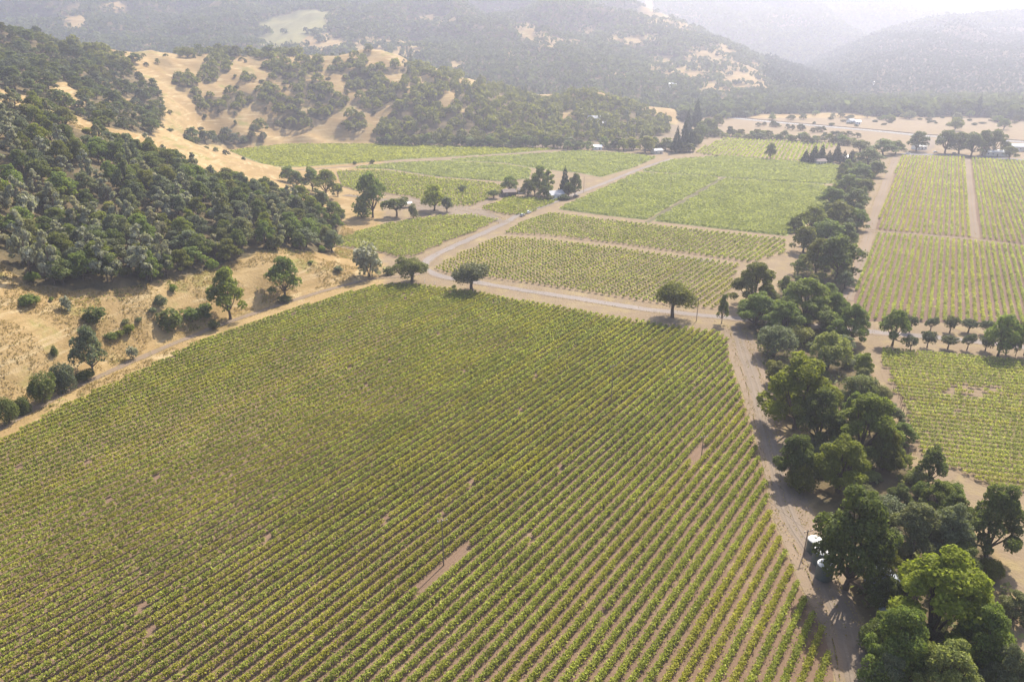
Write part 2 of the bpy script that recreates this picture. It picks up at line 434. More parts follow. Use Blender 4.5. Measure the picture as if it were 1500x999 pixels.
def ground_mat():
    m, nt, nd, lk = nodes('ground_cover')
    at = N(nt, 'ShaderNodeAttribute', attribute_name='cover').outputs['Fac']
    pale = N(nt, 'ShaderNodeAttribute', attribute_name='meadow').outputs['Fac']
    dirt = N(nt, 'ShaderNodeAttribute', attribute_name='dirt').outputs['Fac']
    nb = noise(nt, .025, 5, .6); nm = noise(nt, .14, 5, .6); nf = noise(nt, .9, 4, .65)
    g = mixc(nt, ramp(nt, nb, .35, .65), (.22, .152, .07), (.29, .216, .108))
    g = mixc(nt, ramp(nt, nm, .5, .72), g, (.19, .14, .062))
    g = mixc(nt, ramp(nt, noise(nt, .05, 4, .6), .57, .68), g, (.175, .165, .055))
    mp = N(nt, 'ShaderNodeVectorMath', operation='MULTIPLY'); lk.new(N(nt, 'ShaderNodeNewGeometry').outputs['Position'], mp.inputs[0]); mp.inputs[1].default_value = (.05, .05, .75)
    band = noise(nt, 1.0, 4, .6, mp.outputs[0])
    g = mixc(nt, ramp(nt, band, .52, .68), g, (.195, .142, .064))
    g = mixc(nt, ramp(nt, band, .46, .34), g, (.33, .26, .15))
    g = mixc(nt, ramp(nt, nf, .3, .75), mixc(nt, .35, g, (.2, .13, .06)), g)
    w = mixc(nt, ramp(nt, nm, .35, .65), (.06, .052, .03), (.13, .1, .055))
    d = mixc(nt, nf, (.135, .105, .075), (.19, .15, .11))
    d = mixc(nt, ramp(nt, nm, .45, .7), d, (.21, .17, .095))
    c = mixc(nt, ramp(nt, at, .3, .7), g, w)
    c = mixc(nt, dirt, c, d)
    c = mixc(nt, pale, c, mixc(nt, nm, (.11, .14, .06), (.15, .18, .08)))
    pbsdf(nt, c, .95, .05, nf, .6, .5)
    return m
def soil_mat(name, a, b, c2, sc=.12):
    m, nt, nd, lk = nodes(name)
    n1 = noise(nt, sc, 5, .65); n2 = noise(nt, 1.6, 4, .7); n3 = noise(nt, .02, 4, .6)
    c = mixc(nt, n2, a, b)
    c = mixc(nt, ramp(nt, n1, .52, .72), c, c2)
    c = mixc(nt, ramp(nt, n3, .4, .65), mixc(nt, .25, c, tuple(k * .55 for k in a)), c)
    pbsdf(nt, c, .95, .05, n2, .7, .15)
    return m
GROUND = ground_mat()
SOIL_RED = soil_mat('red_soil', (.135, .09, .064), (.19, .133, .095), (.22, .16, .113))
SOIL_TAN = soil_mat('tan_soil', (.165, .122, .08), (.225, .17, .115), (.21, .18, .092))
SOIL_GREEN = soil_mat('grassy_soil', (.17, .2, .075), (.22, .24, .09), (.2, .2, .09))
SOIL_BROWN = soil_mat('brown_soil', (.12, .08, .062), (.165, .112, .088), (.19, .138, .104))
GRAVEL = soil_mat('gravel', (.175, .152, .14), (.22, .195, .18), (.23, .2, .175), .3)
PALEDIRT = soil_mat('pale_dirt', (.155, .125, .097), (.2, .163, .128), (.165, .133, .098), .25)
DIRT = soil_mat('tan_dirt', (.165, .125, .09), (.22, .172, .128), (.19, .152, .092), .25)
ASPHALT = soil_mat('asphalt', (.16, .16, .17), (.2, .2, .21), (.18, .18, .185), .2)
RUT = soil_mat('rut_dirt', (.165, .134, .106), (.215, .178, .144), (.14, .113, .085), .5)
DARKSOIL = soil_mat('damp_soil', (.09, .085, .05), (.13, .115, .07), (.12, .12, .06))
SURF = {'dark': DARKSOIL, 'gravel': GRAVEL, 'pale': PALEDIRT, 'dirt': DIRT, 'asphalt': ASPHALT}
PAINT = simple('road_paint', (.75, .75, .72), .6, .2)

# ------------------------------------------------------------------ ground sheet
def px_poly(x, y, z, P):
    a, b, c = project(x, y, z)
    return in_poly(a, b, np.array(P, float))
WOOD_A = [(-80,90),(0,150),(60,165),(130,195),(200,225),(300,255),(390,288),(470,306),(502,326),(490,372),(440,368),(400,360),(340,384),(280,404),(180,422),(100,427),(40,415),(0,385),(-80,400)]
WOOD_W = [(-60,0),(60,20),(120,60),(180,92),(212,116),(238,140),(240,175),(225,200),(150,185),(60,150),(-60,110)]
WOOD_E = [(585,92),(640,104),(720,124),(800,150),(860,136),(930,156),(1000,190),(1012,222),(930,221),(860,218),(780,216),(700,213),(640,211),(565,210),(552,196),(575,160),(540,132),(500,118),(520,100)]
CLUMPS = [(272,121,19,9),(315,152,30,11),(350,147,20,14),(285,138,8,5),(318,98,18,14),(330,76,28,7),(270,76,16,6),(385,78,26,8),(425,76,20,7),(308,116,14,8),(362,115,10,5),(425,112,28,12),(455,132,30,14),(475,150,22,14),(420,155,22,13),(395,140,16,10),(430,180,24,12),(470,168,16,9),(520,182,16,12),(340,206,48,7),(290,208,18,6),(496,100,14,6),(525,92,14,6),(520,125,16,8),(545,152,20,14),(500,150,10,8),(405,98,16,8),(455,98,20,9),(375,190,8,4)]
CLEAR = [(110,33,22,11),(312,8,16,8),(225,60,8,5),(470,62,40,12),(545,68,26,12),(592,70,28,13),(748,80,10,5),(770,45,22,14),(800,62,26,8),(840,62,12,5),(985,14,50,12),(960,30,30,8),(1010,38,40,10),(1045,84,30,18),(1100,112,64,20),(1060,118,40,18),(970,98,26,14),(915,56,22,8),(960,56,18,7),(1140,32,60,10),(1180,124,40,10),(1015,100,20,18),(860,45,10,6),(905,110,16,6),(1080,150,40,6),(1230,140,20,4),(640,30,30,6),(170,10,20,6),(670,95,20,6)]
GAPW = [(92,134,18,13),(66,120,9,6),(110,150,12,9),(40,140,8,5),(196,150,10,6),(150,120,8,4)]
GAPS = [(580,86,28,12),(545,80,24,10),(690,118,16,8),(720,124,14,6),(660,140,12,8),(655,152,12,8),(680,160,10,6),(640,104,12,6),(800,124,18,5),(825,122,12,4),(625,120,14,8),(735,145,10,4),(830,170,12,4),(735,210,10,6),(600,130,10,7),(575,112,14,10)]
MEADOW = [(432,38,52,17),(405,58,40,10),(455,22,30,8)]
FLOORWOOD = [(1000,140),(1100,138),(1220,150),(1340,150),(1600,150),(1600,182),(1480,176),(1400,170),(1350,169),(1290,168),(1220,166),(1150,167),(1100,165),(1030,172),(1000,178)]
creek_poly = np.array([flat(*p) for p in [(1095,462),(1165,400),(1190,345),(1240,230),(1290,210),(1280,260),(1258,330),(1235,440),(1240,490),(1262,530),(1300,600),(1322,650),(1370,740),(1440,800),(1480,860),(1500,1040),(1285,1040),(1268,900),(1205,760),(1155,640),(1130,560),(1108,500)]])
def ell(x, y, z, E, grow=1.0):
    a, b, c = project(x, y, z)
    r = np.full(np.shape(x), 9.0)
    for cx, cy, rx, ry in E:
        r = np.minimum(r, ((a - cx) / (rx * grow)) ** 2 + ((b - cy) / (ry * grow)) ** 2)
    return r
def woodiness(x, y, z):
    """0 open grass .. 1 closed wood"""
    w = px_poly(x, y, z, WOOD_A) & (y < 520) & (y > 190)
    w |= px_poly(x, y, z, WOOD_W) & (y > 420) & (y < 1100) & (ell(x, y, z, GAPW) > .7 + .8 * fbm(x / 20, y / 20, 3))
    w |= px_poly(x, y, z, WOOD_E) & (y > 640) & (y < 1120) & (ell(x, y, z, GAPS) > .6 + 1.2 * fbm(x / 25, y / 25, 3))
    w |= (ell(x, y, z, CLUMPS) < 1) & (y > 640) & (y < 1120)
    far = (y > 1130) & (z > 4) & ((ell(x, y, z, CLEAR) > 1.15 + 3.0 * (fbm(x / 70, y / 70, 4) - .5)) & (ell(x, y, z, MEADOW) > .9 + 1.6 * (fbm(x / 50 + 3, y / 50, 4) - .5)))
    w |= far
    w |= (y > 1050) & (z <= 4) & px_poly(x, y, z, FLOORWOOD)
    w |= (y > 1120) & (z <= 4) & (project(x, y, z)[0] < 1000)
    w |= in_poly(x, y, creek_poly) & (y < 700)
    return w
ii = np.arange(len(XS) * len(YS)).reshape(len(XS), len(YS))
F = np.stack([ii[:-1, :-1], ii[1:, :-1], ii[1:, 1:], ii[:-1, 1:]], -1).reshape(-1, 4)
me = bpy.data.meshes.new('ground')
me.vertices.add(ii.size); me.loops.add(F.size); me.polygons.add(len(F))
me.vertices.foreach_set('co', np.stack([GX, GY, GZ], -1).astype(np.float32).ravel())
me.loops.foreach_set('vertex_index', F.astype(np.int32).ravel())
me.polygons.foreach_set('loop_start', np.arange(0, F.size, 4, dtype=np.int32))
me.update(calc_edges=True)
me.polygons.foreach_set('use_smooth', np.ones(len(F), bool))
fx, fy, fz = GX.ravel(), GY.ravel(), GZ.ravel()
def attr(name, val):
    a = me.attributes.new(name, 'FLOAT', 'POINT'); a.data.foreach_set('value', np.asarray(val, np.float32).ravel())
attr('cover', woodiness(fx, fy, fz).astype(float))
attr('meadow', ((ell(fx, fy, fz, MEADOW) < 1) & (fy > 1150)).astype(float) * .55)
lowland = (fz < 1.2) & (fy < 1100)
hillpx = project(fx, fy, fz)[0] < 560
attr('dirt', (lowland & ~hillpx & ~in_poly(fx, fy, creek_poly)).astype(float) * .8)
ground = tag(new_obj('ground', me, GROUND), None, None, kind='structure')

_lay = [0.0]
def sheet(name, P, mat, z):
    mb = MB(); mb.add([(p[0], p[1], z) for p in P], [tuple(range(len(P)))])
    o = mb.obj(name, mat)
    if o.data.polygons[0].normal.z < 0: o.data.flip_normals()
    return tag(o, None, None, kind='structure')
soils = {'main': SOIL_RED, 'goblet_low': SOIL_TAN, 'goblet_high': SOIL_TAN, 'dense': SOIL_GREEN, 'dense_east': SOIL_GREEN, 'dense_far': SOIL_GREEN, 'top': SOIL_TAN, 'left_rows': SOIL_TAN, 'left_pale': SOIL_GREEN, 'left_far': SOIL_GREEN, 'far_west': SOIL_GREEN, 'nook': SOIL_TAN, 'by_lane': SOIL_TAN, 'east_up': SOIL_BROWN, 'east_far': SOIL_BROWN, 'east_mid': SOIL_BROWN, 'east_low': SOIL_TAN}
for k, P in FIELDS.items():
    sheet('field', P, soils[k], .05)
def smooth_line(P, n=8):
    Q = []
    for i in range(len(P) - 1):
        p0, p1, p2, p3 = P[max(i - 1, 0)], P[i], P[i + 1], P[min(i + 2, len(P) - 1)]
        for t in np.arange(n) / n:
            Q.append(.5 * (2 * p1 + (p2 - p0) * t + (2 * p0 - 5 * p1 + 4 * p2 - p3) * t * t + (3 * p1 - p0 - 3 * p2 + p3) * t ** 3))
    Q.append(P[-1]); return np.array(Q)
def ribbon(P, w, z, wob=.12):
    Q = smooth_line(P)
    T = np.gradient(Q, axis=0); T /= np.linalg.norm(T, axis=1)[:, None]
    Nn = np.stack([-T[:, 1], T[:, 0]], 1)
    s = np.cumsum(np.r_[0, np.linalg.norm(np.diff(Q, axis=0), axis=1)])
    wl = w / 2 * (1 + wob * 2 * (fbm(s / 9, s * 0 + w, 3) - .5)); wr = w / 2 * (1 + wob * 2 * (fbm(s / 9, s * 0 + 50, 3) - .5))
    A, B = Q + Nn * wl[:, None], Q - Nn * wr[:, None]
    mb = MB(); n = len(Q)
    mb.add([(*p, z) for p in A] + [(*p, z) for p in B], [(i, n + i, n + i + 1, i + 1) for i in range(n - 1)])
    return mb
_zz = .075
for k, (P, w, s) in ROADS.items():
    _zz += .006
    if s in ('gravel',):
        tag(ribbon(P, w + 1.6, .066, .5).obj('road_shoulder', DIRT), None, None, kind='structure')
    nm = {'highway': 'highway_road', 'gravel_road': 'gravel_road', 'yard_lane': 'yard_road', 'drain': 'drain_path'}.get(k, 'dirt_path' if s == 'dirt' else 'pale_path')
    tag(ribbon(P, w, _zz, .04 if s == 'asphalt' else .45).obj(nm, SURF[s]), None, None, kind='structure')
for k in ('creek_track', 'east_track', 'block_track'):
    P = smooth_line(ROADS[k][0]); T = np.gradient(P, axis=0); T /= np.linalg.norm(T, axis=1)[:, None]
    for off in (-.85, .85):
        tag(ribbon(P + np.stack([-T[:, 1], T[:, 0]], 1) * off, .5, .19, .9).obj('wheel_rut_path', RUT), None, None, kind='structure')
for off in (-5.6, 5.6, 0):
    P = smooth_line(ROADS['highway'][0]); T = np.gradient(P, axis=0); T /= np.linalg.norm(T, axis=1)[:, None]
    tag(ribbon(P + np.stack([-T[:, 1], T[:, 0]], 1) * off, .35, .2, 0).obj('road_marking', PAINT), None, None, kind='structure')
# gravel yard by the farm lane, bare earth strip along the creek
sheet('gravel_yard_ground', [flat(*p) for p in [(556,292),(600,290),(640,300),(700,304),(735,318),(690,320),(640,312),(585,304)]], PALEDIRT, .07)
sheet('creek_bank_ground', [flat(*p) for p in [(1060,482),(1100,488),(1120,540),(1140,600),(1160,680),(1200,770),(1240,850),(1300,1040),(1226,1040),(1224,995),(1208,925),(1168,848),(1152,804),(1133,760),(1122,700),(1106,640),(1090,582),(1071,530)]], DIRT, .064)
sheet('bare_ground', [flat(*p) for p in [(985,377),(1045,379),(1042,384),(990,383)]], PALEDIRT, .057)

# ------------------------------------------------------------------ vine rows
def az_of(vpx): return math.atan2((vpx - CX) * CP, FPX)
AZM = az_of(1550)
SPEC = {  # azimuth, spacing, vine pitch, canopy width, low, high, leafiness m2/m, blobbiness, material, label bits
 'main':        (AZM, 2.34, 1.7, .88, .4, 1.55, 4.6, 1.0, VINE),
 'goblet_low':  (AZM, 3.0, 2.6, 1.0, .25, 1.5, 2.2, .28, VINE_PALE),
 'goblet_high': (AZM, 3.0, 2.6, 1.05, .25, 1.45, 2.3, .34, VINE_PALE),
 'dense':       (AZM, 2.6, 2.0, 2.0, .3, 1.4, 4.2, .9, VINE_DENSE),
 'dense_east':  (AZM, 2.6, 2.0, 2.0, .3, 1.4, 4.2, .9, VINE_DENSE),
 'dense_far':   (AZM, 3.0, 2.0, 1.9, .3, 1.4, 3.6, .9, VINE_DENSE),
 'top':         (az_of(1240), 4.2, 2.0, 1.6, .3, 1.4, 3.2, .9, VINE_PALE),
 'left_rows':   (AZM, 3.3, 2.6, 1.15, .3, 1.5, 2.5, .5, VINE),
 'left_pale':   (AZM, 3.0, 2.0, 2.2, .3, 1.4, 4.0, 1, VINE_DENSE),
 'left_far':    (AZM, 3.4, 2.2, 1.9, .3, 1.4, 3.6, .8, VINE_DENSE),
 'far_west':    (az_of(2600), 3.6, 2.2, 1.8, .3, 1.4, 3.2, .9, VINE),
 'nook':        (AZM, 3.3, 2.0, 1.05, .3, 1.45, 3.0, .95, VINE),
 'by_lane':     (AZM, 2.9, 1.9, .85, .35, 1.45, 3.0, .95, VINE_PALE),
 'east_up':     (az_of(1400), 2.8, 2.0, .9, .3, 1.5, 2.4, .85, VINE_PALE),
 'east_far':    (az_of(1400), 2.8, 2.0, .9, .3, 1.5, 2.4, .85, VINE_PALE),
 'east_mid':    (az_of(1400), 2.62, 1.7, .78, .35, 1.5, 3.4, .98, VINE_PALE),
 'east_low':    (R(-76), 2.5, 1.8, 1.25, .3, 1.4, 3.0, .8, VINE_PALE),
}
PLACE = {
 'main': 'large field in front of the gravel road', 'goblet_low': 'field just beyond the gravel road', 'goblet_high': 'upper field beyond the gravel road',
 'dense': 'smooth bright green field', 'dense_east': 'smooth green field east of the drain', 'dense_far': 'far strip above the smooth green field', 'top': 'small striped field below the highway', 'left_rows': 'field behind the gravel yard',
 'left_pale': 'pale green field behind the yard', 'left_far': 'far field before the wooded hill', 'far_west': 'field at the foot of the golden hill', 'nook': 'little plot beside the parked cars',
 'by_lane': 'small field between grass slope and lane', 'east_up': 'far brown field east of the creek', 'east_far': 'farthest field east of the track', 'east_mid': 'striped brown field above the olive trees', 'east_low': 'field below the olive trees'}
def clip_line(P, o, d):
    """intervals of the line o+t*d inside polygon P"""
    n = np.array([-d[1], d[0]]); s = (P - o) @ n; ts = []
    for i in range(len(P)):
        a, b = s[i], s[(i + 1) % len(P)]
        if (a < 0) != (b < 0):
            q = P[i] + (P[(i + 1) % len(P)] - P[i]) * (a / (a - b)); ts.append((q - o) @ d)
    ts.sort(); return [(ts[i], ts[i + 1]) for i in range(0, len(ts) - 1, 2)]
STRIPS = [(flat(647, 829), 8.0, 1.25), (flat(1020, 665), 5.5, 1.2)]   # bare patches round two poles
rows = []
for key, P in FIELDS.items():
    az, spc, pitch, cw, lo, hi, leaf, blob, mat = SPEC[key]
    d = np.array([math.sin(az), math.cos(az)]); nrm = np.array([-d[1], d[0]])
    s = P @ nrm
    for k, off in enumerate(np.arange(s.min() + spc * .6, s.max() - spc * .3, spc)):
        for a, b in clip_line(P, nrm * off, d):
            a += RNG.uniform(.3, 1.2); b -= RNG.uniform(.3, 1.2)
            if b - a < 4: continue
            p0 = nrm * off + d * a; mid = nrm * off + d * (a + b) / 2
            rows.append(dict(key=key, p0=p0, d=d, n=nrm, L=b - a, k=k, Z=float(project(mid[0], mid[1], 0)[2])))
def row_cards(r):
    az, spc, pitch, cw, lo, hi, leaf, blob, mat = SPEC[r['key']]
    rng = RNG
    nv = max(2, int(r['L'] / pitch))
    t = (np.arange(nv) + .5) * r['L'] / nv + rng.uniform(-.12, .12, nv)
    C = r['p0'] + r['d'] * t[:, None]
    x, y = C[:, 0], C[:, 1]
    vig = .82 + .4 * fbm(x / 16 + 3, y / 16 + 8, 3) + rng.normal(0, .1, nv)
    miss = rng.random(nv) < .003 + .012 * sstep(.68, .82, fbm(x / 7 + 40, y / 7 + 70, 3))
    if r['key'] == 'main':
        west = sstep(10, -75, x) ; vig *= 1 - .26 * west; blobv = blob - .16 * west
        a, b, c = project(x, y, 0 * x)
        miss |= (fbm(x / 3.5 + 4, y / 3.5 + 5, 2) > .95) & (west > .4) & (rng.random(nv) < .6)
        for q, half, wid in STRIPS:
            rel = C - q; miss |= (np.abs(rel @ r['d']) < half) & (np.abs(rel @ r['n']) < wid)
    elif r['key'] == 'east_low':
        blobv = np.full(nv, blob)
        a, b, c = project(x, y, 0 * x)
        lim = 1300 + np.clip((b - 540) * .42, 0, 70)
        miss |= (a < lim) & (rng.random(nv) < .93) & (b > 540)
        miss |= ((((a - 1425) / 45) ** 2 + ((b - 575) / 9) ** 2) < 1) & (rng.random(nv) < .7)
    else: blobv = np.full(nv, blob)
    vig = np.where(miss, 0, np.clip(vig, .35, 1.3))
    Z = y * CP + HC * SP
    s = np.clip(.0019 * Z, .3, 1.5)
    cnt = np.where(vig > 0, np.maximum(2, leaf * pitch * vig / (s * s * .55)), 0)
    cnt = np.floor(cnt + rng.random(nv)).astype(int)
    idx = np.repeat(np.arange(nv), cnt); m = len(idx)
    if m == 0: return None
    v = vig[idx]
    al = rng.uniform(-.5, .5, m) * pitch * blobv[idx] + rng.normal(0, .12, m)
    h = rng.beta(1.6, 1.2, m)
    la = rng.normal(0, .36, m) * cw * (1.05 - .5 * np.abs(h - .45)) * np.clip(v, .3, 1.2) ** .7
    z = lo + (hi - lo) * h * (.8 + .25 * v) * (1 - .25 * np.abs(la / cw)) + .05
    c3 = np.empty((m, 3))
    c3[:, :2] = C[idx] + r['d'] * al[:, None] + r['n'] * la[:, None]; c3[:, 2] = z
    return cards(c3, s[idx] * rng.uniform(.75, 1.25, m), .8, rng)
order = sorted(range(len(rows)), key=lambda i: -rows[i]['L'] / rows[i]['Z'] ** 2)
own = set(order[:300])
print('vine rows', len(rows), {k: sum(r['key'] == k for r in rows) for k in FIELDS})
rest = {}
ncards = 0
for i, r in enumerate(rows):
    V = row_cards(r)
    if V is None: continue
    ncards += len(V) // 4
    if i in own:
        c = np.array([*r['p0'], 0.0])
        a = np.array([*r['d'], 0]) * r['L']; e = .018; sd = np.array([*r['n'], 0]) * e; up = np.array([0, 0, e])
        q0 = np.array([0, 0, .72]); K = []
        for u, v in ((sd, up), (up, -sd), (-sd, -up), (-up, sd)): K += [q0 + u, q0 + a + u, q0 + a + v, q0 + v]
        rm = quads_mesh('vine_row', np.concatenate([V - c, np.array(K)]))
        rm.materials.append(SPEC[r['key']][8]); rm.materials.append(BARK)
        mi = np.zeros(len(rm.polygons), np.int32); mi[-4:] = 1; rm.polygons.foreach_set('material_index', mi)
        o = new_obj('vine_row', rm); o.location = c
        tag(o, 'long leafy row of grapevines in the ' + PLACE[r['key']], 'vine row', 'vine rows of the ' + PLACE[r['key']])
    else: rest.setdefault(r['key'], []).append(V)
for k, L in rest.items():
    tag(new_obj('vine_foliage', quads_mesh('vine_foliage', np.concatenate(L)), SPEC[k][8]), 'distant green vine rows of the ' + PLACE[k], 'vines', None, 'stuff')
print('vine cards', ncards)

# ------------------------------------------------------------------ trees
def crown_mesh(name, lobes, n, size, rng, flatb=.35, shell=(.62, 1.06), squash=1.0, nb=1.2):
    lobes = np.array(lobes, float)            # x y z r rz
    wgt = lobes[:, 3] ** 2; wgt /= wgt.sum()
    k = rng.choice(len(lobes), n, p=wgt)
    D = rng.normal(size=(n, 3)); D /= np.linalg.norm(D, axis=1)[:, None]
    fl = (D[:, 2] < -.2) & (rng.random(n) < .6); D[fl, 2] *= -1
    rad = rng.uniform(shell[0], shell[1], n) ** .8
    lump = 1 + .22 * (fbm(D[:, 0] * 2.3 + k * 5.1 + 9, D[:, 1] * 2.3 + D[:, 2] * 2.1 + 20, 2) - .5) * 2
    P = lobes[k, :3] + D * (rad * lump)[:, None] * np.stack([lobes[k, 3], lobes[k, 3], lobes[k, 4]], 1)
    P[:, 2] = np.maximum(P[:, 2], .015)
    return quads_mesh(name, cards(P, size * rng.uniform(.6, 1.35, n), nb, rng, up=D * .7 + np.array([0, 0, .6])))
PROTO = {}
def oak(seed, n, size, nl=13, open_=0.0, base=.34, lr=1.0):
    rng = np.random.default_rng(seed)
    L = []
    for i in range(nl):
        a = i * 2.4 + rng.uniform(-.4, .4); q = math.sqrt((i + .6) / nl)
        r = .37 * q; z = base + .12 + (.86 - base - .12) * (1 - q ** 1.9) + rng.uniform(-.1, .1)
        rr = rng.uniform(.11, .195) * lr * (rng.uniform(.7, 1.15) if lr < .8 else 1); r *= rng.uniform(.8, 1.12)
        L.append((r * math.cos(a) * rng.uniform(.85, 1.15), r * math.sin(a) * rng.uniform(.85, 1.15), z, rr, rr * rng.uniform(.75, .95)))
    cm = crown_mesh('oak_crown', L, n, size, rng)
    t = MB(); lean = rng.uniform(-.03, .03, 2)
    t.tube([(0, 0, -.03), (lean[0] * .5, lean[1] * .5, base * .5), (lean[0], lean[1], base)], [.04, .028, .024])
    for l in L[::2 if nl < 25 else 3]:
        m = np.array([lean[0], lean[1], base * rng.uniform(.7, 1)]); e = np.array(l[:3])
        t.tube([m, m * .45 + e * .55 - np.array([0, 0, .03]), e], [.017, .011, .004], 5)
    return cm, t.mesh('oak_trunk')
def pine(seed, n, size):
    rng = np.random.default_rng(seed); L = []
    for i in range(12):
        z = .3 + .66 * i / 11; a = rng.uniform(0, 6.28); q = (.3 * (1 - (i / 11) ** 1.5) + .05) * rng.uniform(.5, 1.1)
        r = rng.uniform(.1, .17) * (1.1 - .5 * i / 11); L.append((q * math.cos(a), q * math.sin(a), z, r, r * .6))
    cm = crown_mesh('pine_crown', L, n, size, rng)
    t = MB(); t.tube([(0, 0, -.03), (.015, .0, .4), (-.01, .02, .95)], [.03, .02, .004])
    for l in L: t.tube([(0, 0, l[2] - .1), l[:3]], [.009, .003], 4)
    return cm, t.mesh('pine_trunk')
def conifer(seed, n, size):
    rng = np.random.default_rng(seed)
    h = 1 - np.sqrt(rng.random(n)) * .95
    r = .5 * (1 - h) ** .85 * rng.uniform(.55, 1.08, n) * (1 + .18 * np.sin(h * 45)); a = rng.uniform(0, 6.283, n)
    P = np.stack([r * np.cos(a), r * np.sin(a), .05 + h * .95], 1); D = np.stack([np.cos(a), np.sin(a), .6 + 0 * a], 1)
    cm = quads_mesh('conifer_crown', cards(P, size * rng.uniform(.6, 1.3, n) * (.5 + .6 * (1 - h)), 1.0, rng, up=D))
    t = MB(); t.tube([(0, 0, -.03), (0, 0, .5), (0, 0, .97)], [.03, .018, .003]); return cm, t.mesh('conifer_trunk')
def bush(seed, n, size):
    rng = np.random.default_rng(seed); L = [(0, 0, .42, .3, .42)]
    for i in range(8):
        a = i * .785 + rng.uniform(-.3, .3); q = rng.uniform(.2, .34); r = rng.uniform(.13, .2); L.append((q * math.cos(a), q * math.sin(a), rng.uniform(.2, .55), r, r * 1.4))
    cm = crown_mesh('shrub_foliage', L, n, size, rng)
    t = MB()
    for i in range(4): t.tube([(0, 0, -.03), (.1 * math.cos(i * 1.6), .1 * math.sin(i * 1.6), .3), L[i + 1][:3]], [.02, .014, .005], 5)
    return cm, t.mesh('shrub_stem')
def roundtree(seed, n, size):
    rng = np.random.default_rng(seed); L = [(0, 0, .6, .3, .3)]
    for i in range(9):
        a = i * .7 + rng.uniform(-.3, .3); q = rng.uniform(.2, .36); r = rng.uniform(.14, .2); L.append((q * math.cos(a), q * math.sin(a), rng.uniform(.4, .78), r, r * .95))
    cm = crown_mesh('olive_crown', L, n, size, rng)
    t = MB(); t.tube([(0, 0, -.03), (.02, 0, .2), (0, .01, .42)], [.045, .035, .03])
    for l in L[1::2]: t.tube([(0, 0, .3), (l[0] * .5, l[1] * .5, .48), l[:3]], [.022, .014, .005], 5)
    return cm, t.mesh('olive_trunk')
def willow(seed, n, size):
    rng = np.random.default_rng(seed); L = []
    for i in range(14):
        a = i * 2.4; q = .36 * math.sqrt(i / 13); r = rng.uniform(.11, .16); L.append((q * math.cos(a), q * math.sin(a), .82 - .9 * q + rng.uniform(-.1, .05), r, r * 1.9))
    cm = crown_mesh('willow_crown', L, n, size, rng, nb=.6)
    t = MB(); t.tube([(0, 0, -.03), (.02, 0, .25), (0, .02, .6)], [.045, .035, .015]); return cm, t.mesh('willow_trunk')
PROTO['oak_near'] = [oak(s, 17000, .025, 34 + s % 3, base=.12, lr=.72) for s in (1, 2, 3, 4)]
PROTO['oak'] = [oak(s, 3600, .045, 17 + s % 4, base=.2, lr=.88) for s in (11, 12, 13, 14, 15)]
PROTO['oak_far'] = [oak(s, 800, .085, 11 + s % 3, base=.12, lr=.95) for s in (21, 22, 23, 24, 25)]
PROTO['pine'] = [pine(s, 1500, .062) for s in (31, 32, 33, 34)]
PROTO['conifer'] = [conifer(s, 1300, .09) for s in (41, 42, 43)]
PROTO['shrub'] = [bush(s, 900, .085) for s in (51, 52, 53)]
PROTO['olive'] = [roundtree(s, 1500, .065) for s in (61, 62, 63)]
PROTO['olive_near'] = [roundtree(s, 5500, .036) for s in (64, 65)]
PROTO['willow'] = [willow(s, 9000, .032) for s in (71, 72)]
PROTO['shrub_near'] = [bush(s, 5000, .036) for s in (81, 82)]
NAME = {'oak_near': 'leafy_tree', 'oak': 'leafy_tree', 'oak_far': 'hillside_oak', 'pine': 'pine_tree', 'conifer': 'conifer_tree', 'shrub': 'shrub', 'shrub_near': 'shrub', 'olive': 'olive_tree', 'olive_near': 'olive_tree', 'willow': 'willow_tree'}
_pk = {}
def plant(kind, x, y, z, w, h, mat, label, group=None, name=None):
    V = PROTO[kind]; _pk[kind] = _pk.get(kind, -1) + 1
    cm, tm = V[_pk[kind] % len(V)]
    nm = name or NAME[kind]
    root = empty(nm, (x, y, z), RNG.uniform(0, 6.28), (w, w, h))
    tag(root, label, 'shrub' if nm == 'shrub' else 'tree', group)
    sh = nm == 'shrub'
    new_obj('stem' if sh else 'trunk', tm, BARK, root)
    new_obj('foliage' if sh else 'crown', cm, LEAF[mat], root)
    return root
def tree_c(kind, mat, cx, cy, wpx, hm, label, group=None, mid=.6, name=None):
    """tree given by the pixel of its crown's middle, crown width in pixels and height in metres"""
    p = hit(cx, cy, hm * mid); Z = project(*p[:2], p[2] + hm * mid)[2]
    return plant(kind, p[0], p[1], float(height(p[0], p[1])), wpx * Z / FPX, hm, mat, label, group, name)
def tree_b(kind, mat, bx, by, wpx, hpx, label, group=None, name=None):
    """tree given by the pixel of its foot and its width and height in pixels"""
    p = hit(bx, by); Z = project(*p)[2]; v = (by - CY) / FPX
    return plant(kind, p[0], p[1], p[2], wpx * Z / FPX, hpx * Z / (FPX * (CP - SP * v)), mat, label, group, name)

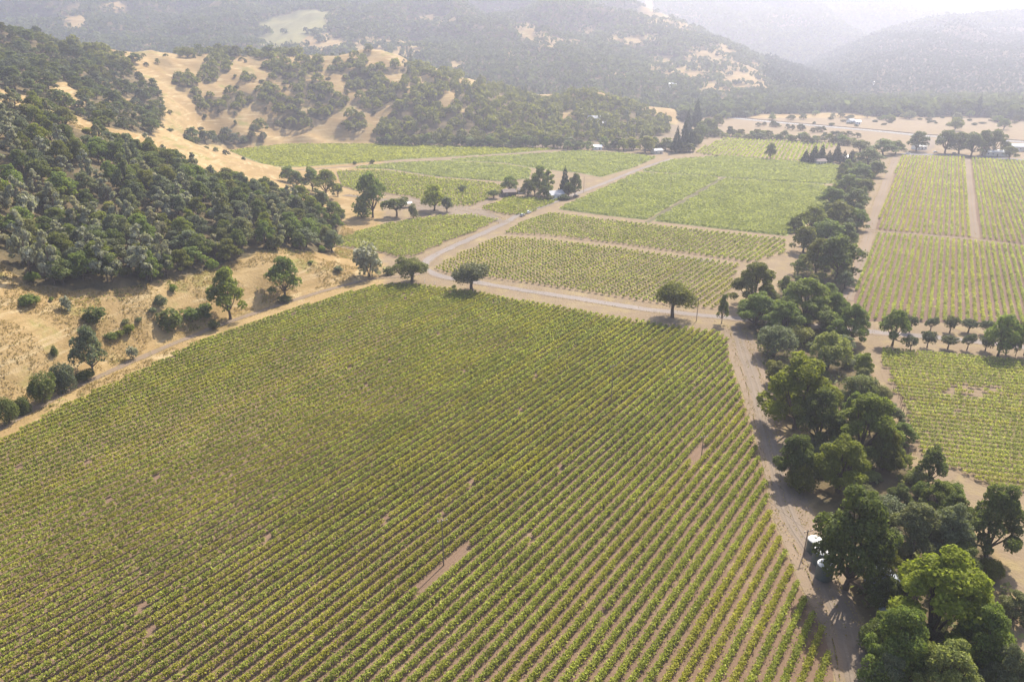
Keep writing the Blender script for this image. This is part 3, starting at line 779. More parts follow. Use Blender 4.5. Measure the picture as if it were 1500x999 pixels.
# --- trees along the creek
CREEK = [
 ('oak_near','bright',1385,868,185,17,'broad bright yellow-green tree, widest crown of the creek trees'),
 ('oak_near','mid',1322,930,105,13,'olive green tree crowding below the bright broad crown'),
 ('oak_near','yellow',1395,978,110,12,'yellowish tree at the lower frame edge beside the track'),
 ('oak_near','mid',1446,930,100,14,'green tree under the bright broad crown at the picture corner'),
 ('oak_near','sage',1478,985,80,11,'sage green tree in the bottom corner of the picture'),
 ('shrub_near','dark',1288,925,62,8,'dark low tree at the track edge under the bright crown'),
 ('shrub_near','mid',1300,985,80,8,'rounded green bush at the bottom edge by the track'),
 ('oak_near','dark',1243,766,138,19,'tall dark tree shading the water tanks'),
 ('oak_near','dark',1290,800,70,11,'low dark tree just behind the tall tank tree'),
 ('oak_near','sage',1345,768,88,12,'grey-green tree behind the bright broad crown'),
 ('oak_near','sage',1395,775,85,12,'grey-green tree between dark corner tree and sage neighbour'),
 ('shrub_near','sage',1303,738,62,7,'brownish grey bush above the tall tank tree'),
 ('oak_near','dark',1464,752,95,15,'dark spreading tree at the picture edge above the bare patch'),
 ('shrub_near','mid',1352,712,36,5,'small green bush below the lone field-corner tree'),
 ('shrub_near','mid',1400,715,40,6,'thin light green sapling clump beside field corner'),
 ('oak','dark',1367,678,50,10,'small dark lone tree at corner of the lower east field'),
 ('oak_near','mid',1272,612,112,17,'large leafy tree leaning towards the lower east field'),
 ('oak_near','mid',1238,672,96,13,'leafy tree low in the gap above the tank tree'),
 ('oak_near','dark',1300,652,60,10,'dark tree at creek edge facing the bare stakes'),
 ('oak_near','dark',1168,662,72,11,'dark tree leaning over the pale track'),
 ('shrub_near','dark',1176,692,60,8,'dark bush below the tree leaning over the track'),
 ('oak_near','mid',1176,560,126,20,'biggest rounded green tree along the creek by the large field'),
 ('oak_near','dark',1205,600,80,15,'shaded tree tucked against the biggest rounded creek tree'),
 ('shrub_near','dark',1264,560,66,9,'dark round bush facing the lower east field'),
 ('shrub_near','sage',1292,572,40,6,'grey-green bush at the end of dark round bush'),
 ('willow','yellow',1217,508,70,12,'pale yellow-green willow in the middle of the creek line'),
 ('willow','sage',1137,494,66,11,'grey-green drooping tree near the road end of the creek'),
 ('shrub_near','yellow',1166,482,55,8,'yellowish bush between drooping tree and willow'),
 ('oak_near','mid',1183,436,104,16,'wide green tree where the road crosses the creek'),
 ('oak_near','mid',1150,462,70,12,'green tree close below the wide crossing tree'),
 ('oak_near','dark',1108,408,76,17,'tall dark tree at the end of the field beyond the road'),
 ('oak_near','mid',1112,448,72,12,'shorter green tree under the tall dark road tree'),
 ('oak_near','mid',1252,468,62,12,'open green tree beside the road east of the creek'),
 ('oak_near','mid',1224,446,50,11,'narrow green tree between crossing tree and open road tree'),
 ('oak','dark',1232,372,72,19,'tall dark tree with two trunks before the striped brown field'),
 ('oak','dark',1200,372,54,16,'dark tree just west of the tall two-trunk tree'),
 ('oak','dark',1180,345,46,14,'dark tree at the end corner of the smooth green field'),
 ('oak','mid',1212,338,58,14,'green tree above the tall two-trunk tree'),
 ('oak','dark',1240,340,46,12,'dark tree beside track above the striped brown field'),
 ('oak','mid',1190,318,50,14,'green tree beside the smooth green field'),
 ('oak','dark',1230,312,56,15,'dark tree in the middle of the narrow tree line'),
 ('oak','mid',1258,318,40,12,'green tree overhanging the dusty east track'),
 ('oak','dark',1164,326,26,8,'small dark tree out in front of the narrow tree line'),
 ('oak','mid',1222,288,46,13,'green tree in line with the smooth field top edge'),
 ('oak','dark',1252,290,48,14,'dark tree beside the bend of the dusty track'),
 ('oak','mid',1245,268,44,13,'green tree where the tree line narrows'),
 ('oak','dark',1268,272,38,12,'dark tree beside track opposite far brown field'),
 ('oak','mid',1262,250,42,13,'green tree just below the conifer windbreak'),
 ('oak','dark',1284,246,36,12,'dark tree near the far end of dusty track'),
 ('oak','dark',1274,228,46,14,'dark tree east of the conifer windbreak'),
 ('oak','mid',1296,214,46,14,'green tree at the far end of the creek line'),
 ('oak','dark',1262,212,38,12,'dark tree behind the conifer windbreak'),
 ('oak','dark',1314,214,30,12,'dark tree at the end of the far track'),
]
for i, (k, m, cx, cy, w, h, lab) in enumerate(CREEK):
    if 'shading the water tanks' in lab: tree_b(k, m, 1238, 862, w, 140, lab, 'trees along the creek'); continue
    tree_c(k, m, cx, cy, w, h * (1.2 if k == 'oak_near' else 1.05), lab, 'trees along the creek')
# --- road, yard and field trees: foot pixel, width and height in pixels
SOLO = [
 ('olive_near','olive',691,428,62,46,'round olive-like tree beside the gravel road by itself'),
 ('olive_near','dark',603,413,58,38,'dark domed tree at the bend of the gravel road'),
 ('shrub','gray',541,405,50,58,'large grey bush beside the dark domed tree'),
 ('olive_near','dark',985,465,66,56,'dark tree at the field edge halfway along the gravel road'),
 ('oak','dark',1057,474,20,42,'narrow ivy-clad tree on the road by the creek'),
 ('shrub','dark',570,402,20,14,'small dark bush between grey bush and domed tree'),
 ('shrub','mid',665,424,8,8,'tiny bush on the road verge near round olive-like tree'),
 ('oak','mid',546,319,50,64,'tall open tree standing on the grass by the yard'),
 ('olive','dark',581,318,36,30,'dark round tree on the grass beside the gravel yard'),
 ('shrub','sage',606,320,16,26,'narrow grey-green bush beside dark round yard tree'),
 ('shrub','mid',530,318,30,30,'bushy green shrub beside the tall open tree'),
 ('oak','bright',636,309,46,36,'bright green tree at the gravel yard'),
 ('oak','sage',655,311,22,24,'grey-green tree beside bright yard tree'),
 ('olive','dark',677,283,16,12,'small dark tree alone in the vine rows'),
 ('olive','dark',723,291,22,14,'small round tree at the edge of the rows by the barn'),
 ('oak','mid',746,282,30,24,'green tree rising behind the dark barn'),
 ('oak','dark',773,289,28,26,'dark tree between the barn and the white house'),
 ('oak','mid',790,284,32,40,'tall green tree over the white house'),
 ('pine','yellow',803,288,32,38,'feathery pale tree behind the white house'),
 ('conifer','blue',827,288,18,46,'tall dark conifer beside the white house'),
 ('oak','dark',842,288,24,32,'dark tree at the end of the house garden'),
 ('oak','dark',833,290,24,24,'dark tree at the foot of the tall conifer'),
 ('oak','dark',1128,234,18,24,'lone dark tree between the far green fields'),
 ('shrub','dark',1050,231,6,5,'tiny bush at the edge of the far striped field'),
 ('shrub','dark',545,240,10,7,'small bush beside the far valley track'),
 ('shrub','dark',520,241,8,6,'tiny grey bush beside the far valley track'),
 ('oak','mid',458,280,36,34,'green tree at the tip of the golden tongue'),
 ('oak','mid',478,288,44,38,'wide green tree beside the golden tongue and vine rows'),
 ('oak','dark',436,276,30,24,'dark tree behind the golden grass tongue'),
 ('oak','dark',495,288,24,20,'low dark tree at the yard end of the grass tongue'),
 ('oak','mid',424,268,34,24,'green tree low behind the golden tongue'),
 # grass slope
 ('oak','mid',338,468,62,74,'leafy tree on the grass slope, largest beside the big field'),
 ('oak','mid',418,437,56,58,'open-crowned tree on the grass slope above the track'),
 ('shrub','dark',418,442,26,10,'low dark bush at the foot of the open-crowned tree'),
 ('oak','sage',137,549,52,66,'grey-green slope tree above the bend of the dirt track'),
 ('shrub_near','dark',66,590,50,52,'dark round tree clump beside the dirt track'),
 ('shrub_near','olive',96,572,42,48,'grey olive tree touching the dark round clump'),
 ('shrub_near','dark',14,620,40,44,'dark bush at the picture edge above the track'),
 ('shrub_near','dark',36,606,26,30,'small dark bush between edge bush and round clump'),
 ('shrub_near','dark',125,556,34,16,'low dark bush under the grey-green slope tree'),
 ('shrub','dark',139,474,38,28,'round dark bush alone on the grass slope'),
 ('shrub','dark',252,482,42,36,'round dark bush, biggest on the grass slope'),
 ('shrub','mid',282,471,34,24,'green bush beside the biggest round slope bush'),
 ('shrub','mid',300,462,26,20,'small bush behind the leafy slope tree'),
 ('shrub','mid',163,497,20,12,'small leafy bush below the round dark slope bush'),
 ('shrub','mid',176,494,16,12,'small leafy bush in the middle of a short line'),
 ('shrub','mid',189,489,20,16,'leafy bush at the upper end of a short line'),
 ('shrub','sage',236,447,22,18,'grey bush below the edge of the hill wood'),
 ('shrub','sage',224,459,14,10,'tiny grey bush above the biggest round slope bush'),
 ('shrub','gray',100,456,18,26,'pale grey bush under the hill wood edge'),
 ('shrub','mid',44,446,34,18,'spreading low bush under the hill wood edge'),
 ('shrub','mid',76,442,8,8,'tiny bush beside the spreading low bush'),
 ('shrub','bright',254,428,14,14,'bright green bush at the hill wood edge'),
 ('shrub','dark',81,521,12,18,'small dark upright bush above the round tree clump'),
 ('shrub','gray',195,526,20,22,'pale grey sapling above the dirt track'),
 ('shrub','dark',314,482,20,16,'dark bush at the bottom of the leafy slope tree'),
 ('shrub','sage',184,474,14,8,'tiny bush beside the grass gully'),
 ('shrub','sage',204,472,12,8,'tiny grey bush next to the grass gully'),
 ('shrub','sage',402,366,32,26,'pale bush at the wood edge above the open-crowned tree'),
 ('shrub','mid',304,465,14,10,'tiny green bush next to leafy slope tree'),
 ('shrub','mid',455,387,10,6,'tiny bush on the grass near the grey bush'),
 ('shrub','sage',496,398,16,10,'low grey tuft bush near the track bend'),
 # east road
 ('oak','mid',1307,506,48,54,'green tree first in the road line east of the creek'),
 ('oak','mid',1461,522,52,60,'tall green tree among the small olive trees'),
 ('oak','dark',1500,520,36,58,'dark tree at the picture edge by the east road'),
 ('oak','mid',1487,522,14,36,'slim tree between tall green tree and picture edge'),
 # valley
 ('oak','dark',1342,222,36,28,'dark tree beside the highway spur'),
 ('oak','dark',1384,225,40,36,'dark tree heading the row by the yard road'),
 ('oak','dark',1404,226,38,32,'second dark tree of the yard road row'),
 ('oak','dark',1422,229,40,34,'middle dark tree of the yard road row'),
 ('oak','dark',1438,228,30,36,'tall dark tree of the yard road row'),
 ('oak','dark',1455,228,38,36,'dark tree closing the yard road row'),
 ('oak','dark',1478,234,28,20,'low dark tree beside the white roof'),
 ('conifer','blue',1431,170,12,34,'tall dark conifer standing above the valley woods'),
 ('oak','mid',1398,192,26,20,'green tree on the dry grass beyond the highway'),
 ('oak','mid',1470,190,22,16,'green tree beyond the highway at the picture edge'),
 ('conifer','blue',1019,190,18,46,'tallest dark conifer at the end of the wooded hill'),
 ('conifer','blue',1002,222,18,46,'tall cypress at the end of the far farm road'),
 ('conifer','blue',990,224,16,40,'tall cypress beside the far farm road end'),
 ('conifer','blue',1011,222,14,34,'slim cypress next to the tall farm road cypress'),
 ('conifer','blue',1006,200,16,40,'dark conifer just behind the farm road cypresses'),
 ('oak','yellow',945,224,34,24,'yellow-green tree at the foot of the wooded hill'),
 ('oak','yellow',925,220,26,18,'pale green tree beside the yellow-green tree'),
]
PALE = [('pine','gray',48,412,56,100,'tallest pale grey pine at the lower wood edge near the frame'),('pine','gray',80,416,44,76,'pale grey pine beside the tallest pale pine'),('pine','gray',216,410,60,78,'broad pale grey pine in the middle of the wood edge'),('pine','gray',244,404,42,60,'thin pale pine beside the broad pale pine'),('pine','gray',158,412,46,62,'pale bushy pine between two groups of pale pines'),('pine','gray',120,352,44,62,'pale pine higher up inside the dark foothill wood'),('pine','gray',36,330,46,70,'pale pine high inside the wood above tallest pale pine'),('pine','sage',330,330,34,52,'wispy grey-green pine near the tip of the foothill wood'),('pine','sage',186,290,40,64,'wispy grey-green pine at the crest of the foothill wood'),('oak','bright',92,296,50,40,'bright green oak among dark oaks in the foothill wood'),('oak','bright',10,300,40,36,'bright green oak at the frame edge of the foothill wood')]
for (k, m, bx, by, w, h, lab) in SOLO + PALE:
    tree_b(k, m, bx, by, w, h, lab)
for (k, m, bx, by, w, h, lab) in [('oak','dark',797,293,22,20,'dark garden tree in front of the white farmhouse'),('shrub','dark',826,293,20,10,'dark garden hedge bush by the farmhouse wall'),('oak','mid',783,287,24,30,'green tree between tall garden tree and barn'),('shrub','sage',805,294,16,9,'pale garden bush beside the farmhouse door')]:
    tree_b(k, m, bx, by, w, h, lab)
for i in range(16):
    x = RNG.uniform(1000, 1052); tree_b('oak_far', ('dark', 'far')[i % 2], x, 222 - (x - 1000) * .55 + RNG.uniform(-10, 2), RNG.uniform(14, 26), RNG.uniform(14, 24), 'dark tree in the grove between wooded hill and far striped field', 'trees of the grove by the far farm road', 'grove_tree')
for i, x in enumerate((1179, 1191, 1202, 1213, 1224, 1235, 1246)):
    tree_b('conifer', 'blue', x, 239 + (i % 2), 15 + 4 * (i % 3 == 1), 20 + 9 * (i in (1, 2, 4)), 'dark pointed conifer in the windbreak row at the far green field', 'conifers of the windbreak')
for i, (x, y) in enumerate([(1333,514),(1358,509),(1388,511),(1416,513),(1443,514),(1473,519),(1362,486),(1391,487),(1418,487),(1332,487),(1445,490),(1476,494),(1496,494)]):
    tree_b('olive', 'olive', x, y, 20 + 3 * (i % 3), 22 + 3 * (i % 2), 'small grey-green olive tree lining the east road', 'olive trees along the east road')
# hedge line and scattered trees between the far fields and the highway
for i in range(34):
    x = 1042 + i * 6.3 + RNG.uniform(-3, 3); tree_b('oak_far', ('mid', 'far', 'sage')[i % 3], x, 198 + (x - 1040) * .062 + RNG.uniform(-1, 4), RNG.uniform(12, 22), RNG.uniform(8, 15), 'leafy tree in the hedge line between far fields and highway', 'trees of the far hedge line', 'hedge_tree')
for i in range(64):
    x = 556 + i * 7.2 + RNG.uniform(-3, 3); y = 213.5 + (x - 560) * .022 + RNG.uniform(-3, .5)
    if 862 < x < 884: continue
    tree_b('oak_far', ('dark', 'far', 'mid', 'sage')[i % 4], x, y, RNG.uniform(14, 27), RNG.uniform(11, 20), 'leafy tree at the foot of the wooded hill along the field edge', 'trees at the foot of the wooded hill', 'field_edge_tree')
for i in range(16):
    x = 1112 + i * 9.5 + RNG.uniform(-4, 4); tree_b('oak_far', 'far', x, 185 + (x - 1110) * .11 + RNG.uniform(-2, 2), RNG.uniform(8, 16), RNG.uniform(6, 10), 'small dark tree beside the highway', 'small trees beside the highway', 'verge_tree')
for i in range(34):
    x = RNG.uniform(1050, 1495); tree_b('oak_far', ('mid', 'far', 'sage')[i % 3], x, 170 + (x - 1050) * .012 + RNG.uniform(-4, 5), RNG.uniform(10, 20), RNG.uniform(7, 12), 'leafy tree standing out from the woods beyond the highway', 'outlying trees beyond the highway', 'outlying_tree')
for i in range(60):
    x = RNG.uniform(1190, 1495); tree_b('shrub', 'far', x, RNG.uniform(170, 186), RNG.uniform(5, 14), RNG.uniform(2.5, 5), 'low scrub bush on the dry grass beyond the highway', 'scrub bushes beyond the highway', 'scrub_bush')

_cr = []
for x, y in [(RNG.uniform(40, 420), RNG.uniform(80, 640)) for _ in range(9000)]:
    if not in_poly(np.array([x]), np.array([y]), creek_poly)[0]: continue
    if any((x - a) ** 2 + (y - b) ** 2 < 6.2 ** 2 for a, b in _cr): continue
    _cr.append((x, y))
    px, py, zz = project(x, y, 0)
    if px < 1236 and py > 700: continue
    if abs(px - 1238) < 40 and 780 < py < 920: continue
    if 1235 < px < 1330 and 470 < py < 530: continue
    k = RNG.random()
    if k < .5: plant('oak' if y > 220 else 'oak_near', x, y, 0, RNG.uniform(6.5, 10), RNG.uniform(6, 10), ('dark', 'mid', 'sage')[len(_cr) % 3], 'smaller leafy tree filling a gap of the creek line', 'understorey trees of the creek line')
    else: plant('shrub' if y > 220 else 'shrub_near', x, y, 0, RNG.uniform(4, 7), RNG.uniform(3, 5), ('mid', 'dark', 'sage', 'yellow')[len(_cr) % 4], 'leafy bush filling a gap of the creek line', 'bushes of the creek line')
print('creek fill', len(_cr))
# --- woods on the hills: scattered over the ground where the photo shows wood
def scatter(n, xr, yr, cond, dmin, tries=60):
    pts = np.empty((0, 2)); cells = {}
    out = []
    for _ in range(tries):
        x = RNG.uniform(*xr, 4000); y = RNG.uniform(*yr, 4000); z = height(x, y)
        ok = cond(x, y, z)
        for a, b in zip(x[ok], y[ok]):
            c = (int(a // dmin), int(b // dmin))
            if any((a - p) ** 2 + (b - q) ** 2 < dmin * dmin for i in (-1, 0, 1) for j in (-1, 0, 1) for p, q in cells.get((c[0] + i, c[1] + j), ())): continue
            cells.setdefault(c, []).append((a, b)); out.append((a, b))
            if len(out) >= n: return out
    return out
inA = lambda x, y, z: px_poly(x, y, z, WOOD_A) & (y < 470) & (y > 190) & (z > 2)
A = scatter(420, (-420, -60), (190, 470), inA, 6.6)
A = [p for p in A if fbm(p[0] / 18 + 60, p[1] / 18 + 12, 3) < .66 and visible(p[0], p[1], height(*p), 12)]
print('hill A trees', len(A))
A.sort(key=lambda p: p[1])
for i, (x, y) in enumerate(A):
    u = RNG.random(); z = float(height(x, y)); px = project(x, y, z)[0]; edge = y < 330
    if u < .23 and i > 1: plant('pine', x, y, z, RNG.uniform(8, 12.5), RNG.uniform(10, 17), 'gray', 'wispy pale grey pine in the dark foothill wood', 'pale pines of the foothill wood')
    elif u < .33: plant('shrub_near' if y < 280 else 'shrub', x, y, z, RNG.uniform(4, 7), RNG.uniform(3, 5), ('mid', 'yellow', 'bright')[i % 3], 'low leafy bush among the oaks of the foothill wood', 'bushes in the foothill wood')
    else: plant('oak', x, y, z, RNG.uniform(8.5, 15), RNG.uniform(8, 13.5), ('dark', 'mid', 'dark', 'sage', 'olive', 'dark', 'mid', 'sage', 'dark')[i % 9], 'dense dark green oak in the foothill wood', 'oaks of the foothill wood', 'foothill_oak')
def in2(x, y, z):
    w = px_poly(x, y, z, WOOD_W) & (y > 430) & (ell(x, y, z, GAPW) > .7 + .8 * fbm(x / 20, y / 20, 3))
    w |= px_poly(x, y, z, WOOD_E) & (y > 640) & (ell(x, y, z, GAPS) > .6 + 1.2 * fbm(x / 25, y / 25, 3))
    w |= (ell(x, y, z, CLUMPS) < 1) & (y > 640)
    return w & (y < 1100) & (z > 1.5)
B = scatter(1200, (-520, 330), (430, 1100), in2, 9.5, 90)
B = [p for p in B if visible(p[0], p[1], height(*p), 9)]
B.sort(key=lambda p: p[1])
print('hill B trees', len(B))
stuffV = []
def far_clump(x, y, z, w, h, rng, n=16, s=.42):
    P = rng.normal(size=(n, 3)); P /= np.linalg.norm(P, axis=1)[:, None]; P[:, 2] = np.abs(P[:, 2])
    return cards(np.array([x, y, z + h * .25]) + P * np.array([w * .5, w * .5, h * .72]) * rng.uniform(.7, 1, n)[:, None], w * s, 1.2, rng, up=P)
for i, (x, y) in enumerate(B):
    z = float(height(x, y)); w = RNG.uniform(9, 17) * RNG.uniform(.75, 1.1); h = w * RNG.uniform(.6, .85)
    px = project(x, y, z)[0]
    side = 'golden hill' if px < 560 else 'wooded hill'
    if i % 9 == 4 and px > 560: plant('pine', x, y, z, RNG.uniform(7, 10), RNG.uniform(12, 17), 'sage', 'tall wispy pine on the wooded hill behind the fields', 'pines of the wooded hill')
    elif i < 330: plant('oak_far', x, y, z, w, h, ('dark', 'far', 'dark', 'olive')[i % 4], 'dark rounded oak on the %s behind the fields' % side, 'oaks of the ' + side)
    else:
        stuffV.append(far_clump(x, y, z - .5, w, h, RNG, 90, .2))
if stuffV: tag(new_obj('hillside_woods', quads_mesh('hillside_woods', np.concatenate(stuffV)), LEAF['dark']), 'dark oaks crowding the far slope of the wooded hill', 'woods', None, 'stuff')
gold = lambda x, y, z: (~in2(x, y, z)) & (z > 6) & (y > 620) & (y < 1080) & (lambda a, b, c: (a > 180) & (a < 600) & (b > 66))(*project(x, y, z))
for i, (x, y) in enumerate(scatter(75, (-420, 0), (620, 1080), gold, 11)):
    plant('oak_far' if i % 3 else 'shrub', x, y, float(height(x, y)), RNG.uniform(4, 9), RNG.uniform(3, 6), ('dark', 'far')[i % 2], 'small scattered oak bush on open golden hill grass', 'scattered bushes of the golden hill', 'hill_bush')
# ridge trees
for x, y, w, h, kd in [(198,92,24,16,'oak'),(275,84,26,16,'oak'),(292,82,20,18,'oak'),(533,72,12,24,'pine'),(540,76,16,14,'oak'),(573,78,6,12,'conifer'),(602,88,9,22,'pine'),(620,90,9,20,'pine'),(505,80,12,10,'oak'),(395,84,26,20,'oak'),(370,82,20,14,'oak'),(345,82,24,16,'oak'),(430,84,18,16,'oak'),(320,84,22,20,'oak')]:
    tree_b(kd if kd != 'oak' else 'oak_far', 'dark', x, y, w, h, 'dark tree standing out on the skyline of the golden hill', 'trees on the golden hill crest', 'skyline_tree')
# far mountains
def far_woods(name, n, cond, xr, yr, wr, hr, label, cards_n=13, dm=8, mat='far'):
    pts = scatter(n, xr, yr, cond, dm, 60)
    rng = RNG; L = []
    m = len(pts); P = np.array(pts); z = height(P[:, 0], P[:, 1])
    w = rng.uniform(*wr, m); h = rng.uniform(*hr, m)
    idx = np.repeat(np.arange(m), cards_n); k = len(idx)
    D = rng.normal(size=(k, 3)); D /= np.linalg.norm(D, axis=1)[:, None]; D[:, 2] = np.abs(D[:, 2])
    C = np.stack([P[idx, 0], P[idx, 1], z[idx] + h[idx] * .15], 1) + D * np.stack([w[idx] * .5, w[idx] * .5, h[idx] * .8], 1)
    V = cards(C, w[idx] * .5, 1.2, rng, up=D)
    print(name, m)
    return tag(new_obj(name, quads_mesh(name, V), LEAF[mat]), label, 'woods', None, 'stuff')
inframe = lambda x, y, z: (lambda a, b, c: (a > -160) & (a < 1660) & (b > -60))(*project(x, y, z))
far_woods('mountain_woods', 15000, lambda x, y, z: (woodiness(x, y, z) | ((fbm(x / 16 + 9, y / 16, 3) > .64) & (ell(x, y, z, MEADOW) > 1))) & inframe(x, y, z) & (z > 3) & (x / y < .47), (-1900, 1250), (1150, 2600), (9, 17), (7, 12), 'hazy oak woods over the main mountain', 13, 10)
far_woods('mountain_woods', 9000, lambda x, y, z: inframe(x, y, z) & (z > 3) & (x / y > .33), (500, 2400), (1400, 2750), (8, 13), (13, 24), 'hazy dark conifer woods on the eastern mountain', 10, 11, 'blue')
far_woods('mountain_woods', 5000, lambda x, y, z: inframe(x, y, z) & (z > 20) & (x / y > .18), (450, 1900), (2450, 3350), (14, 24), (12, 22), 'faint woods on the farthest hazy ridge', 10, 14)
far_woods('valley_woods', 1700, lambda x, y, z: (z <= 6) & px_poly(x, y + 170 * (fbm(x / 50 + 7, y / 160, 3) - .42), z, FLOORWOOD), (200, 1300), (960, 1520), (11, 20), (12, 20), 'band of hazy trees along the far valley floor', 22, 9)
# creek-bed undergrowth and grass tufts
def tufts(name, n, cond, xr, yr, size, mat, label, hh=.5, kk=5):
    x = RNG.uniform(*xr, n * 8); y = RNG.uniform(*yr, n * 8); z = height(x, y); ok = cond(x, y, z)
    x, y, z = x[ok][:n], y[ok][:n], z[ok][:n]; m = len(x)
    idx = np.repeat(np.arange(m), kk); k = len(idx)
    C = np.stack([x[idx] + RNG.normal(0, size * .8, k), y[idx] + RNG.normal(0, size * .8, k), z[idx] + RNG.uniform(.1, hh, k)], 1)
    tag(new_obj(name, quads_mesh(name, cards(C, size * RNG.uniform(.6, 1.3, k), .3, RNG)), mat), label, None, None, 'stuff')
tufts('undergrowth', 2600, lambda x, y, z: in_poly(x, y, creek_poly) & (fbm(x / 12, y / 12, 3) > .45), (40, 420), (80, 720), .9, LEAF['sage'], 'scrubby green undergrowth between the creek trees', 1.4, 9)
GRASS = leaf_mat('dry_grass_blades', (.3, .22, .095), var=.25, trans=.3, warm=(1.0, 1.0, .9))
GRASSG = leaf_mat('green_grass_blades', (.26, .26, .08), var=.3, trans=.3, warm=(1.0, 1.0, .9))
slope = lambda x, y, z: (z > .15) & ~woodiness(x, y, z) & (project(x, y, z)[0] < 570)
tufts('dry_grass', 30000, lambda x, y, z: slope(x, y, z) & (fbm(x / 9 + 2, y / 9, 3) > .42), (-260, -40), (150, 420), .3, GRASS, 'tall golden dry grass on the slope', .5, 5)
tufts('green_grass', 4000, lambda x, y, z: slope(x, y, z) & (fbm(x / 15 + 30, y / 15, 3) > .6), (-260, -40), (150, 400), .45, GRASSG, 'greener grass in the hollows of the slope', .45, 4)

def verge(name, keys, n, mat, label, cen=.25):
    Cs = []
    for k in keys:
        P, w, _ = ROADS[k]; Q = smooth_line(P, 24); m = int(n * min(1, w / 4))
        T = np.gradient(Q, axis=0); T /= np.linalg.norm(T, axis=1)[:, None]
        L = np.cumsum(np.r_[0, np.linalg.norm(np.diff(Q, axis=0), axis=1)])
        t = RNG.uniform(0, L[-1], m); i = np.clip(np.searchsorted(L, t) - 1, 0, len(Q) - 2)
        f = ((t - L[i]) / (L[i + 1] - L[i] + 1e-9))[:, None]
        off = np.where(RNG.random(m) < cen, RNG.normal(0, .22, m), RNG.choice([-1, 1], m) * (w / 2 - .2 + np.abs(RNG.normal(0, 1.7, m))))
        off = np.where(fbm(t / 7, off * 0 + w * 3, 3) > .38, off, np.sign(off) * (w / 2 + .8))
        p = Q[i] * (1 - f) + Q[i + 1] * f + np.stack([-T[i, 1], T[i, 0]], 1) * off[:, None]
        Cs.append(np.column_stack([p, height(p[:, 0], p[:, 1]) + RNG.uniform(.15, .4, m)]))
    C = np.concatenate(Cs); tag(new_obj(name, quads_mesh(name, cards(C, .24 * RNG.uniform(.6, 1.4, len(C)), .4, RNG)), mat), label, None, None, 'stuff')
verge('verge_grass', ('creek_track', 'field_track', 'gravel_road', 'east_track', 'block_track', 'cross_track', 'farm_lane'), 2600, GRASS, 'dry grass along the verges of the tracks', .12)
verge('verge_weeds', ('creek_track', 'field_track', 'gravel_road', 'valley_track', 'east_track'), 900, GRASSG, 'green weeds along the verges of the tracks', .1)
# ------------------------------------------------------------------ poles, wires, stakes
def pole(bx, by, hpx, label, arm=True):
    p = hit(bx, by); Z = project(*p)[2]; v = (by - CY) / FPX; h = hpx * Z / (FPX * (CP - SP * v))
    r = empty('utility_pole', p); tag(r, label, 'utility pole', 'utility poles')
    m = MB(); m.tube([(0, 0, -.5), (0, 0, h * .5), (0, 0, h)], [.14, .12, .1], 8); m.obj('shaft', WOODPOLE, r)
    if arm:
        m = MB(); m.box((.12, .0, h - .5), (2.2, .11, .13), .35); a = m.obj('crossarm', WOODPOLE, r)
        for t in (-.95, 0, .95):
            m = MB(); m.lathe([(.03, 0), (.08, .05), (.08, .16), (.05, .24)], 8, (.12 + t * math.cos(.35), t * math.sin(.35), h - .43)); m.obj('insulator', CERAMIC, a)
    return p + np.array([0, 0, h - .35])
tops = [pole(650, 828, 66, 'brown utility pole on the bare strip in the big field'),
        pole(895, 592, 56, 'utility pole among vine rows, between the other two field poles'),
        pole(1027, 672, 34, 'short utility pole standing near the creek end of the big field'),
        pole(1177, 812, 36, 'utility pole between the pale track and the water tanks'),
        pole(1020, 471, 34, 'thin utility pole at the roadside near the narrow tree')]
pole(982, 279, 26, 'faint utility pole in the smooth green field', False)
pole(855, 283, 24, 'thin utility pole beside the road near the house', False)
def cable(a, b, sag, label):
    m = MB(); t = np.linspace(0, 1, 15)[:, None]; P = a * (1 - t) + b * t; P[:, 2] -= (4 * t * (1 - t) * sag)[:, 0]
    m.tube(P, .022, 4); tag(m.obj('power_line', WIRE), label, 'cable')
cable(tops[0], tops[1], 2.0, 'overhead wire linking the bare-strip pole to the next pole')
cable(tops[1], tops[4], 2.0, 'overhead wire running from field pole to roadside pole')
cable(tops[2], tops[3], 1.6, 'overhead wire crossing the pale track to the tanks')
STK = []
for i in range(70):
    px, py = RNG.uniform(1296, 1350), RNG.uniform(570, 680)
    if px < 1290 + (py - 560) * .35 or px > 1318 + (py - 560) * .32: continue
    STK.append((px, py))
sm = MB(); sm.tube([(0, 0, -.2), (0, 0, 1.9)], .055, 5); sme = sm.mesh('stake')
for px, py in STK:
    p = hit(px, py); o = new_obj('vine_stake', sme, STAKE); o.location = p
    tag(o, 'bare brown vine stake at the thin end of the lower east field', 'stake', 'bare vine stakes')
for i, (px, py) in enumerate([(622,414),(637,417)]):
    p = hit(px, py); m = MB(); m.tube([(0, 0, -.2), (0, 0, 1.7)], .09, 6); o = m.obj('gate_post', WHITEP); o.location = p
    tag(o, ('pale gate post nearer the domed tree at the track end', 'pale gate post nearer the road at the track end')[i], 'post', 'gate posts')

